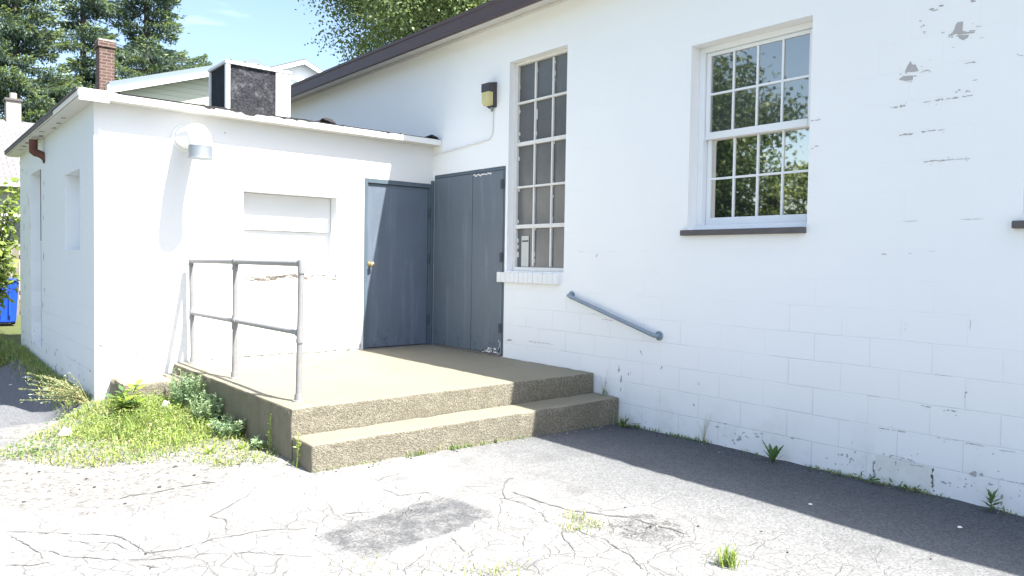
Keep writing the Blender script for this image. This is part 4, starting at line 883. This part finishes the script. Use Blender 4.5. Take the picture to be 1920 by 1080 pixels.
spruce(2.3, 36, 25, 3.0, 'thinner blue green spruce with sky between its branches, just left of the brick chimney', 2, dens=0.8, gap=1.1)
spruce(5.35, 36, 28, 4.4, 'broad dark spruce standing between the brick chimney and the open sky', 3)

def broadleaf(x, y, H, R, zc, label, seed, nclust, nleaf, size, group=None, light=0.4, trunk=0.16, flat=0.8, mats=('leaf', 'leaf2'), spf=(0.06, 0.12)):
    g = np.random.default_rng(seed); r = random.Random(seed); z0 = zf(x, y)
    t = thing('maple_tree', label, 'tree', (x, y, z0), group)
    tr = MB(); top = Vector((x, y, zc-R*0.35))
    tr.tube([(x, y, z0-0.2), (x+0.03*H, y, z0+(zc-z0)*0.35), tuple(top)], [trunk*1.3, trunk, trunk*0.75], M['bark'], 12, cap=False)
    lb = MB(); C_ = []; sub = []
    for i in range(11):
        a = i*2.4+r.uniform(-.4, .4); el = r.uniform(0.15, 1.35); st_ = top-Vector((0, 0, r.uniform(0, R*0.3)))
        e = Vector((x+math.cos(a)*math.cos(el)*R*0.72, y+math.sin(a)*math.cos(el)*R*0.72, zc-R*0.25+math.sin(el)*R*flat*0.9))
        mid = st_.lerp(e, 0.5)+Vector((r.uniform(-.1, .1), r.uniform(-.1, .1), 0.12))*R
        lb.tube([tuple(st_), tuple(mid), tuple(e)], [trunk*0.6, trunk*0.36, trunk*0.14], M['bark'], 7, cap=False); sub += [mid, e, st_.lerp(mid, 0.5).lerp(e, 0.4)]
    for i in range(nclust):
        v = Vector(g.normal(size=3)); v.normalize(); k = r.uniform(0.45, 1.0)**0.6
        lump = 1+0.22*math.sin(3*math.atan2(v.y, v.x)+seed)+0.15*math.sin(5*v.z+2*v.x)
        c = Vector((x+v.x*R*k*lump, y+v.y*R*k*lump, zc+v.z*R*flat*k*lump)); s0 = min(sub, key=lambda q: (q-c).length)
        m_ = s0.lerp(c, 0.5)+Vector((0, 0, 0.08*R))
        lb.tube([tuple(s0), tuple(m_), tuple(c)], [trunk*0.10, trunk*0.06, trunk*0.02], M['bark'], 4, cap=False); C_.append((c, m_))
    lv = Leaves([M[mats[0]], M[mats[1]]])
    for c, m_ in C_:
        n = int(nleaf*r.uniform(0.6, 1.4)); sp = R*r.uniform(*spf)
        tt = g.uniform(0.55, 1.1, n)[:, None]; P = np.array(m_)*(1-tt)+np.array(c)*tt+g.normal(0, 1, (n, 3))*sp*np.array([1, 1, 0.6])
        d = g.normal(0, 1, (n, 3))*0.8+np.array([0, 0, -0.5]); up = g.normal(0, 0.8, (n, 3))+np.array([0.15, -0.5, 0.7])
        lv.diamonds(P, d, g.uniform(0.7, 1.25, n)*size, g.uniform(0.6, 0.95, n)*size, (g.uniform(size=n) < light*r.uniform(0.3, 1.6)).astype(int), up)
    tr.build('trunk', t); lb.build('branch', t, recalc=False)['kind'] = 'stuff'; lv.build('crown', t)
    return t
broadleaf(11.8, 18.5, 18, 4.8, 13.6, 'tall leafy maple rising behind the brown roof edge of the main building', 21, 430, 230, 0.125, light=0.75, trunk=0.22)
broadleaf(18.0, 22, 18, 4.2, 15.6, 'second leafy tree mostly hidden behind the brown roof edge, right of the tall maple', 22, 150, 160, 0.15, light=0.5, trunk=0.22)
# trees across the lot to the left, seen reflected in the sash window
broadleaf(-16.5, 10.2, 9, 4.3, 4.9, 'round shade tree across the lot left of the annex', 31, 330, 240, 0.16, 'shade trees across the lot', 0.05, 0.16, 0.95, ('leafd', 'leaf'), (0.09, 0.16))
broadleaf(-19.5, 5.4, 7, 2.3, 3.2, 'small bushy shade tree across the lot nearer the street', 32, 120, 110, 0.13, 'shade trees across the lot', 0.4, 0.12, 0.8, ('leafd', 'leaf2'))

def bush(x, y, R, H, label, seed, n, size, mats, flat=1.0, name='shrub'):
    g = np.random.default_rng(seed); z0 = zf(x, y); t = thing(name, label, 'shrub', (x, y, z0))
    sb = MB(); lv = Leaves([M[m_] for m_ in mats]); r = random.Random(seed)
    for i in range(n):
        a = r.uniform(0, 6.283); k = r.uniform(0.1, 1)*R; h = H*r.uniform(0.35, 1.0)
        e = Vector((x+math.cos(a)*k, y+math.sin(a)*k, z0+h)); b = Vector((x+math.cos(a)*k*0.15, y+math.sin(a)*k*0.15, z0)); m_ = b.lerp(e, 0.6)+Vector((0, 0, 0.1*H))
        sb.tube([tuple(b), tuple(m_), tuple(e)], [0.012, 0.008, 0.003], M['bark'], 5, cap=False)
        q = int(26*r.uniform(0.7, 1.3)); tt = g.uniform(0.25, 1.05, q)[:, None]
        P = (np.array(b)*(1-tt)**2+2*np.array(m_)*tt*(1-tt)+np.array(e)*tt**2)+g.normal(0, 0.05*R+0.02, (q, 3))
        lv.diamonds(P, g.normal(0, 1, (q, 3))+np.array([math.cos(a), math.sin(a), -0.2]), g.uniform(0.7, 1.3, q)*size, g.uniform(0.5, 0.75, q)*size, (g.uniform(size=q) < 0.45).astype(int), g.normal(0, .5, (q, 3))+np.array([0, 0, 1.0]))
    sb.build('stems', t, recalc=False); lv.build('leaves', t); return t
bush(-4.32, 7.0, 0.62, 2.6, 'bright green leafy shrub at the left edge in front of the blue bin', 41, 120, 0.12, ('bright', 'leaf2'))

# ---- grass: one patch of weeds by the landing, one lawn behind
def in_poly(x, y, poly):
    c = np.zeros(len(x), bool); n = len(poly)
    for i in range(n):
        (x1, y1), (x2, y2) = poly[i], poly[(i+1) % n]
        if y1 != y2: c ^= ((y1 > y) != (y2 > y)) & (x < (x2-x1)*(y-y1)/(y2-y1)+x1)
    return c
def blades(lv, X, Y, Z, hgt, wid, lean, mi, g):
    N = len(X); a = g.uniform(0, 6.283, N); l = g.uniform(0.1, 1, N)*lean
    d1 = np.stack([np.cos(a)*l*0.5, np.sin(a)*l*0.5, np.ones(N)], 1); d2 = np.stack([np.cos(a)*l*1.6, np.sin(a)*l*1.6, np.ones(N)*0.75], 1)
    base = np.stack([X, Y, Z], 1); h = hgt[:, None]
    s_ = np.stack([-np.sin(a), np.cos(a), np.zeros(N)], 1)*wid[:, None]*0.5
    p1 = base+unit(d1)*h*0.55; p2 = p1+unit(d2)*h*0.5
    V = np.stack([base-s_*0.8, base+s_*0.8, p1+s_, p1-s_], 1).reshape(-1, 3); V2 = np.stack([p1-s_, p1+s_, p2+s_*0.1, p2-s_*0.1], 1).reshape(-1, 3)
    for V_ in (V, V2):
        lv.V.append(V_); lv.F.append(lv.n+4*np.arange(N)[:, None]+np.arange(4)); lv.I.append(np.broadcast_to(mi, (N,)).astype(int)); lv.n += 4*N
def patchnoise(x, y, s=1.0): return 0.5+0.25*np.sin(x*5.1*s+1.3*np.sin(y*3.7*s))+0.25*np.sin(y*6.3*s+1.7*np.sin(x*4.1*s)+2)
GP = [(-4.95, -1.72), (-4.72, -1.30), (-4.45, -0.95), (-4.22, -0.45), (-3.98, -0.02), (-3.8, -0.02), (-3.78, -0.64), (-3.30, -0.62), (-3.22, -0.9), (-3.22, -2.75), (-3.30, -2.95), (-3.5, -2.85), (-3.72, -2.9), (-3.85, -2.55), (-4.15, -2.45), (-4.45, -2.35), (-4.70, -2.05)]
g = np.random.default_rng(51); lv = Leaves([M['grass'], M['grassdry'], M['weed'], M['bright']])
N = 26000; X = g.uniform(-5.0, -3.2, N); Y = g.uniform(-3.0, 0.0, N)
core = np.exp(-((X+3.75)/0.55)**2-((Y+1.25)/0.95)**2); pn_ = patchnoise(X, Y)
k = in_poly(X, Y, GP) & (g.uniform(size=N) < np.clip(0.10+0.75*core+0.5*(pn_-0.45), 0.02, 1)); X, Y, core, pn_ = X[k], Y[k], core[k], pn_[k]
u = g.uniform(size=len(X)); mi = np.where(u < 0.13+0.25*(core < 0.35), 1, np.where(u > 0.74, 3, 0))
blades(lv, X, Y, zg(X, Y)-0.004, g.uniform(0.025, 0.105, len(X))*(0.6+1.0*core), g.uniform(0.004, 0.009, len(X)), 2.0, mi, g)
N = 30000; X = g.uniform(-5.0, -3.2, N); Y = g.uniform(-3.0, 0.0, N); core = np.exp(-((X+3.8)/0.6)**2-((Y+1.2)/0.95)**2)
k = in_poly(X, Y, GP) & (g.uniform(size=N) < np.clip(0.08+0.8*core*patchnoise(X, Y, 1.6)*1.3, 0, 1)); X, Y, core = X[k], Y[k], core[k]; n = len(X)
lv.diamonds(np.stack([X, Y, zg(X, Y)+g.uniform(0.01, 0.09, n)*(0.4+core)], 1), g.normal(0, 1, (n, 3))*np.array([1, 1, 0.35])+np.array([0, 0, .15]), g.uniform(0.012, 0.034, n), g.uniform(0.006, 0.018, n), g.choice([3, 2, 0, 1], n, p=[0.36, 0.24, 0.25, 0.15]), g.normal(0, .4, (n, 3))+np.array([0, 0, 1.0]))
tag(lv.build('grass_patch'), 'unkempt weedy grass growing on the gravel left of the landing', 'grass', kind='stuff')
lv = Leaves([M['grass'], M['grassdry'], M['weed']]); N = 17000
Y = 4.4+(g.uniform(size=N)**1.3)*6.0; X = -3.95-g.uniform(size=N)*1.3-0.04*(Y-4.4)
k = patchnoise(X, Y, 0.6)+0.9*np.clip(Y-4.8, -0.5, 1) > 0.35; X, Y = X[k], Y[k]
X2 = -3.94-np.abs(g.normal(0, 0.075, 5200)); Y2 = g.uniform(0.15, 4.8, 5200); X = np.concatenate([X, X2]); Y = np.concatenate([Y, Y2]); n = len(X)
blades(lv, X, Y, zg(X, Y)-0.004, g.uniform(0.05, 0.15, n)*np.where(Y > 4.4, 1, 0.8), g.uniform(0.006, 0.012, n), 0.9, np.where(g.uniform(size=n) < 0.22, 1, np.where(g.uniform(size=n) < 0.3, 2, 0)), g)
tag(lv.build('lawn'), 'rough lawn running along the annex side wall toward the bin', 'grass', kind='stuff')
lv = Leaves([M['grass'], M['grassdry'], M['weed']])   # thin growth along the foot of the main wall, the step and in pavement cracks
def strip(p, q, n, spread, hmax):
    t = g.uniform(size=n); t = t[np.sin(t*37+p[1]*5)+np.sin(t*13) > g.uniform(-0.9, 1.5, n)]; n = len(t)
    X = p[0]+(q[0]-p[0])*t+g.normal(0, spread, n); Y = p[1]+(q[1]-p[1])*t+g.normal(0, spread, n)
    blades(lv, X, Y, zg(X, Y)-0.003, g.uniform(0.015, hmax, n), g.uniform(0.004, 0.008, n), 1.1, np.where(g.uniform(size=n) < 0.2, 1, np.where(g.uniform(size=n) < 0.4, 2, 0)), g)
strip((-0.03, -3.5), (-0.03, -7.2), 1100, 0.014, 0.05); strip((-2.45, -3.315), (-1.55, -3.315), 420, 0.012, 0.07); strip((-3.2, -3.32), (-0.3, -3.31), 260, 0.012, 0.04); strip((-3.225, -1.2), (-3.225, -3.25), 500, 0.02, 0.07)
for cx, cy, n, s_ in ((-2.36, -5.06, 120, 0.05), (-2.50, -5.18, 110, 0.05), (-2.36, -5.2, 60, 0.04), (-3.72, -4.95, 30, 0.08), (-3.35, -5.3, 90, 0.09), (-3.2, -5.4, 60, 0.07), (-2.22, -5.96, 40, 0.06)):
    X = g.normal(cx, s_, n); Y = g.normal(cy, s_, n); blades(lv, X, Y, zg(X, Y)-0.003, g.uniform(0.01, 0.045, n), g.uniform(0.003, 0.006, n), 1.3, np.where(g.uniform(size=n) < 0.55, 1, 0), g)
tag(lv.build('crack_weeds'), 'sparse grass sprouting along the wall foot and out of pavement cracks', 'grass', kind='stuff')

# ---- individual weeds
def plant(name, x, y, label, seed, build, cat='weed'):
    z0 = zf(x, y); t = thing(name, label, cat, (x, y, z0)); g_ = np.random.default_rng(seed); sb = MB(); lv_ = Leaves([M['weed'], M['bright'], M['weedgrey'], M['grass'], M['grassdry'], M['leaf']])
    build(x, y, z0, g_, sb, lv_)
    if sb.v: sb.build('stem', t, recalc=False)
    if lv_.V: lv_.build('leaves', t)
    return t
def bigleaf(lv_, b, d, L_, W_, mi, g_, lobes=9):
    """long toothed leaf (dandelion, dock) curving outward"""
    b = np.array(b); d = np.array(d); d = d/np.linalg.norm(d); side = np.cross(d, [0, 0, 1.0]); side = side/np.linalg.norm(side)
    pts = []
    for i in range(lobes+1):
        t = i/lobes; pts.append((b+d*L_*t+np.array([0, 0, -0.16*L_*t*t])+np.array([d[0], d[1], 0])*0.2*L_*t*t, W_*(0.25+0.9*math.sin(math.pi*min(1, t*0.9+0.06)))*(1.0 if i % 2 else 0.62)))
    for (p, w0), (q, w1) in zip(pts, pts[1:]):
        V = np.array([p-side*w0*0.5, p+side*w0*0.5, q+side*w1*0.5*(t < 2), q-side*w1*0.5])
        lv_.V.append(V); lv_.F.append(lv_.n+np.arange(4)[None]); lv_.I.append(np.array([mi])); lv_.n += 4
def dock(x, y, z, g_, sb, lv_):
    for a, e, L_ in ((1.9, 1.22, 0.15), (-1.7, 1.18, 0.145), (-2.2, 1.3, 0.13), (2.6, 1.05, 0.10), (1.4, 1.38, 0.12), (-1.3, 0.9, 0.08)):
        bigleaf(lv_, (x, y, z), (math.cos(a)*math.cos(e), math.sin(a)*math.cos(e), math.sin(e)), L_*1.4, 0.052, 0 if L_ > 0.1 else 5, g_, 11)
plant('dandelion', -0.12, -5.0, 'dark green dandelion with upright toothed leaves at the foot of the white wall', 61, dock)
def rosette(x, y, z, g_, sb, lv_):
    sb.tube([(x, y, z), (x, y, z+0.07)], 0.004, M['weed'], 6)
    for i in range(20):
        a = i*2.4; e = 0.1+0.05*i; L_ = g_.uniform(0.05, 0.085)
        lv_.diamonds([(x, y, z+0.02+0.004*i)], [(math.cos(a)*math.cos(e), math.sin(a)*math.cos(e), math.sin(e))], L_, L_*0.36, [0 if i % 3 else 5], np.array([[0, 0, 1.0]]))
plant('leafy_weed', -0.09, -6.50, 'small star shaped leafy weed at the wall foot near the right edge', 62, rosette)
def tuft(n, h, w_, mats, spread=0.02, lean=0.8):
    def f(x, y, z, g_, sb, lv_):
        X = g_.normal(x, spread, n); Y = g_.normal(y, spread, n)
        blades(lv_, X, Y, np.full(n, z-0.004), g_.uniform(0.35, 1, n)*h, np.full(n, w_)*g_.uniform(.7, 1.2, n), lean, g_.choice(mats, n), g_)
    return f
plant('grass_tuft', -2.235, -5.99, 'bright yellow green grass tuft alone in the sunlit cracked pavement', 63, tuft(70, 0.12, 0.007, [1, 1, 3], 0.022, 0.7))
def mugwort(n, h, r_):
    def f(x, y, z, g_, sb, lv_):
        for i in range(n):
            a = g_.uniform(0, 6.28); k = r_*math.sqrt(g_.uniform(0, 1)); hh = h*g_.uniform(0.55, 1); bx, by = x+math.cos(a)*k*0.6, y+math.sin(a)*k*0.6
            zz = zf(bx, by); e = (x+math.cos(a)*k*1.25, y+math.sin(a)*k*1.25, zz+hh)
            sb.tube([(bx, by, zz-0.01), ((bx+e[0])/2, (by+e[1])/2, zz+hh*0.55), e], [0.005, 0.004, 0.0015], M['weedgrey'], 5, cap=False)
            m_ = 32; tt = g_.uniform(0.12, 1.02, m_)[:, None]; P = np.array([bx, by, zz])*(1-tt)+np.array(e)*tt; an = g_.uniform(0, 6.28, m_)
            d = np.stack([np.cos(an), np.sin(an), g_.uniform(0.1, 0.8, m_)], 1)
            lv_.diamonds(P, d, g_.uniform(0.03, 0.065, m_)*(1.15-0.5*tt[:, 0]), g_.uniform(0.008, 0.016, m_), np.where(g_.uniform(size=m_) < 0.8, 2, 0), g_.normal(0, .4, (m_, 3))+np.array([0, 0, 1.0]))
    return f
plant('mugwort', -3.33, -0.95, 'tall feathery grey green weed clump pressed against the landing side', 64, mugwort(75, 0.36, 0.17))
plant('mugwort', -3.30, -1.42, 'lower feathery weed clump halfway along the landing side', 65, mugwort(52, 0.27, 0.15))
plant('mugwort', -3.31, -1.95, 'short pale feathery weed clump near the front of the landing side', 66, mugwort(36, 0.17, 0.14))
plant('mugwort', -3.27, -2.5, 'smallest feathery weed beside the landing near its front corner', 67, mugwort(8, 0.10, 0.06))
def sapling(x, y, z, g_, sb, lv_):
    for k in range(5):
        a = k*1.3+0.4; h = [0.26, 0.21, 0.17, 0.19, 0.14][k]; e = (x+math.cos(a)*0.09, y+math.sin(a)*0.09, z+h)
        sb.tube([(x+math.cos(a)*0.015, y+math.sin(a)*0.015, z-0.01), (x+math.cos(a)*0.04, y+math.sin(a)*0.04, z+h*0.5), e], [0.006, 0.005, 0.002], M['weed'], 6, cap=False)
        n = 17; tt = np.linspace(0.25, 1.0, n)[:, None]; P = np.array([x, y, z])*(1-tt)+np.array(e)*tt; an = np.arange(n)*2.4+k
        lv_.diamonds(P, np.stack([np.cos(an), np.sin(an), np.full(n, 0.05)+0.5*tt[:, 0]**3], 1), g_.uniform(0.08, 0.125, n), g_.uniform(0.04, 0.06, n), np.where(g_.uniform(size=n) < 0.75, 1, 0), np.tile([[0, 0, 1.0]], (n, 1))+g_.normal(0, .25, (n, 3)))
plant('sapling', -3.86, -1.0, 'bright yellow green sapling with broad leaves in front of the small slab', 68, sapling, 'sapling')
def twigs(x, y, z, g_, sb, lv_):
    for i in range(26):
        a = math.radians(g_.uniform(130, 215)); h = g_.uniform(0.06, 0.32); l = g_.uniform(0.2, 0.62)
        e = (x+math.cos(a)*l, y+math.sin(a)*l, z+h); sb.tube([(x+g_.normal(0, .02), y+g_.normal(0, .02), z), (x+math.cos(a)*l*.5, y+math.sin(a)*l*.5, z+h*0.75), e], [0.004, 0.003, 0.001], M['grassdry'], 5, cap=False)
        m_ = 40; tt = g_.uniform(0.2, 1.02, m_)[:, None]; P = np.array([x, y, z+h*0.2])*(1-tt)+np.array(e)*tt+g_.normal(0, .01, (m_, 3))
        lv_.diamonds(P, g_.normal(0, 1, (m_, 3))+np.array([math.cos(a), math.sin(a), .3]), g_.uniform(0.015, 0.04, m_), g_.uniform(0.006, 0.012, m_), g_.choice([2, 4, 4, 3], m_))
plant('wild_shrub', -3.98, 0.02, 'sprawling dry twiggy shrub leaning left from the annex corner', 69, twigs, 'shrub')
def tallgrass(h, n=9):
    def f(x, y, z, g_, sb, lv_):
        sb.tube([(x, y, z-0.01), (x+0.008, y-0.006, z+h*0.6), (x+0.012, y, z+h)], [0.004, 0.003, 0.0015], M['bright'], 6)
        m_ = 34; tt = g_.uniform(0.15, 1, m_)[:, None]; P = np.array([x, y, z])*(1-tt)+np.array([x+0.012, y, z+h])*tt
        lv_.diamonds(P, g_.normal(0, .5, (m_, 3))+np.array([0, 0, 0.7]), g_.uniform(0.02, 0.045, m_), g_.uniform(0.006, 0.012, m_), g_.choice([1, 1, 4], m_))
    return f
plant('stalk_weed', -3.235, -2.62, 'thin upright weed stalk against the landing flank below its front railing post', 70, tallgrass(0.30))
plant('stalk_weed', -3.235, -3.12, 'thin upright weed stalk against the left end of the lower step', 71, tallgrass(0.24))
def stepweed(x, y, z, g_, sb, lv_):
    for i in range(7):
        a = g_.uniform(3.4, 5.6); e = g_.uniform(0.3, 1.2); bigleaf(lv_, (x, y, z), (math.cos(a)*math.cos(e), math.sin(a)*math.cos(e), math.sin(e)), g_.uniform(0.08, 0.17), 0.035, 5 if i % 2 else 0, g_, 8)
    n = 40; blades(lv_, g_.normal(x, .03, n), g_.normal(y, .03, n), np.full(n, z), g_.uniform(0.05, 0.16, n), np.full(n, 0.006), 1.0, 3, g_)
plant('broadleaf_weed', -0.10, -3.42, 'dark green weed squeezed between the right end of the lower step and the wall', 72, stepweed)
def drystalk(x, y, z, g_, sb, lv_):
    for i in range(9):
        a = g_.uniform(0, 6.28); l = g_.uniform(0.03, 0.10); h = g_.uniform(0.14, 0.27); sb.tube([(x, y, z), (x+math.cos(a)*l*.4, y+math.sin(a)*l*.4, z+h*.6), (x+math.cos(a)*l, y+math.sin(a)*l, z+h)], [0.0016, 0.0012, 0.0007], M['grassdry'], 4, cap=False)
    n = 16; blades(lv_, g_.normal(x, .03, n), g_.normal(y, .02, n), np.full(n, z), g_.uniform(0.03, 0.08, n), np.full(n, 0.006), 1.0, g_.choice([0, 3], n), g_)
o = plant('stalk_weed', -0.06, -3.13, 'wispy thin stemmed weed growing on the lower step against the white wall', 73, drystalk)
o.location.z = -0.2
for ch in o.children: ch.location.z = 0.0-zf(-0.06, -3.13)
plant('stalk_weed', -0.05, -4.30, 'faint wispy weed on the wall foot just left of the dandelion', 74, drystalk)
def lowleaf(x, y, z, g_, sb, lv_):
    n = 36; P = np.stack([g_.normal(x, .03, n), g_.normal(y, .06, n), z+g_.uniform(0.005, 0.05, n)], 1)
    lv_.diamonds(P, g_.normal(0, 1, (n, 3))+np.array([-.3, 0, .4]), g_.uniform(0.02, 0.05, n), g_.uniform(0.012, 0.024, n), g_.choice([0, 5], n), g_.normal(0, .5, (n, 3))+np.array([0, 0, 1.0]))
plant('low_weed', -0.07, -5.75, 'low dark leafy weed at the wall foot right of the dandelion', 75, lowleaf)
plant('low_weed', -0.08, -6.0, 'wider low weed under the cracked block near the right of the wall foot', 76, lowleaf)
def clover(x, y, z, g_, sb, lv_):
    n = 90; P = np.stack([g_.normal(x, .09, n), g_.normal(y, .07, n), np.zeros(n)], 1); P[:, 2] = zg(P[:, 0], P[:, 1])+g_.uniform(0.01, 0.07, n)
    lv_.diamonds(P, g_.normal(0, 1, (n, 3))*np.array([1, 1, .3]), g_.uniform(0.025, 0.05, n), g_.uniform(0.02, 0.03, n), g_.choice([0, 2, 5], n), g_.normal(0, .4, (n, 3))+np.array([0, 0, 1.0]))
plant('low_weed', -4.62, -1.72, 'deep green leafy patch at the far left tip of the grass', 77, clover)
def daisy(x, y, z, g_, sb, lv_):
    for i in range(8):
        a = i*0.8; e = g_.uniform(.5, 1.2); bigleaf(lv_, (x, y, z), (math.cos(a)*math.cos(e), math.sin(a)*math.cos(e), math.sin(e)), g_.uniform(0.07, 0.12), 0.022, 1, g_, 5)
plant('leafy_weed', -3.62, -2.45, 'yellow green leafy weed in the front part of the grass patch', 78, daisy)
plant('leafy_weed', -3.36, -2.42, 'yellow green leafy weed close to the landing flank in the grass', 79, daisy)

# ---- litter, pebbles
def scrap(x, y, s_, label, seed, h=0.5):
    r = random.Random(seed); m = MB(); n = 9; z = zf(x, y)+0.012
    ring = [(x+math.cos(i/n*6.283)*s_*r.uniform(.6, 1.2), y+math.sin(i/n*6.283)*s_*r.uniform(.4, .8), z+r.uniform(0, .3)*s_*h) for i in range(n)]
    top = [(x+math.cos(i/n*6.283)*s_*.45*r.uniform(.5, 1.2), y+math.sin(i/n*6.283)*s_*.4*r.uniform(.5, 1.2), z+s_*h*r.uniform(.6, 1.2)) for i in range(n)]
    m.raw(ring+top, [(i, (i+1) % n, n+(i+1) % n, n+i) for i in range(n)]+[tuple(range(n, 2*n))], M['litter'])
    tag(m.build('litter'), label, 'litter', 'scraps of white litter')
scrap(-4.36, -1.28, 0.065, 'crumpled white paper at the left end of the grass', 1, 1.0); scrap(-3.52, -0.95, 0.05, 'small white scrap among the weeds below the concrete slab', 2, 1.2)
scrap(-4.12, 2.9, 0.07, 'flat white scrap in the shade beside the annex', 3, 0.15); scrap(-4.27, 3.2, 0.03, 'tiny white scrap on the shaded driveway by the lawn', 4, 0.2)
scrap(-0.95, -5.75, 0.018, 'tiny white fleck on the shaded pavement', 5, 0.3); scrap(-0.62, -6.5, 0.02, 'pale bit of litter on the shaded pavement toward the right edge', 6, 0.3)
peb = MB(); r = random.Random(8); from mathutils import noise as mn
spots = [(r.uniform(-5, -1.2), r.uniform(-6.8, -3.4)) for _ in range(70)]+[(r.uniform(-4.9, -3.3), r.uniform(-3.4, -1.6)) for _ in range(150)]+[(r.uniform(-3.4, -0.3), -3.33-abs(r.gauss(0, .05))) for _ in range(45)]+[(-0.06-abs(r.gauss(0, .07)), r.uniform(-7, -3.6)) for _ in range(70)]+[(r.gauss(-2.15, .15), r.gauss(-5.35, .15)) for _ in range(12)]
for (x, y) in spots:
    s_ = r.choice([0.004, 0.005, 0.006, 0.008, 0.010]) if y > -3.4 else r.choice([0.003, 0.004, 0.005, 0.007])
    bm = bmesh.new(); bmesh.ops.create_icosphere(bm, subdivisions=1, radius=s_); q = Vector((x*7, y*7, 0)); z = zf(x, y)
    for v in bm.verts: v.co = Vector((x, y, z+s_*0.3))+Vector((v.co.x*1.3, v.co.y, v.co.z*0.7))*(1+0.5*mn.noise(v.co*90+q))
    peb.bm(bm, M['stone'] if r.random() < 0.3 or (y < -3.4 and r.random() < 0.6) else M['chimgrey'])
tag(peb.build('gravel', recalc=False), 'loose dark pebbles scattered over pavement and soil', 'gravel', kind='stuff')
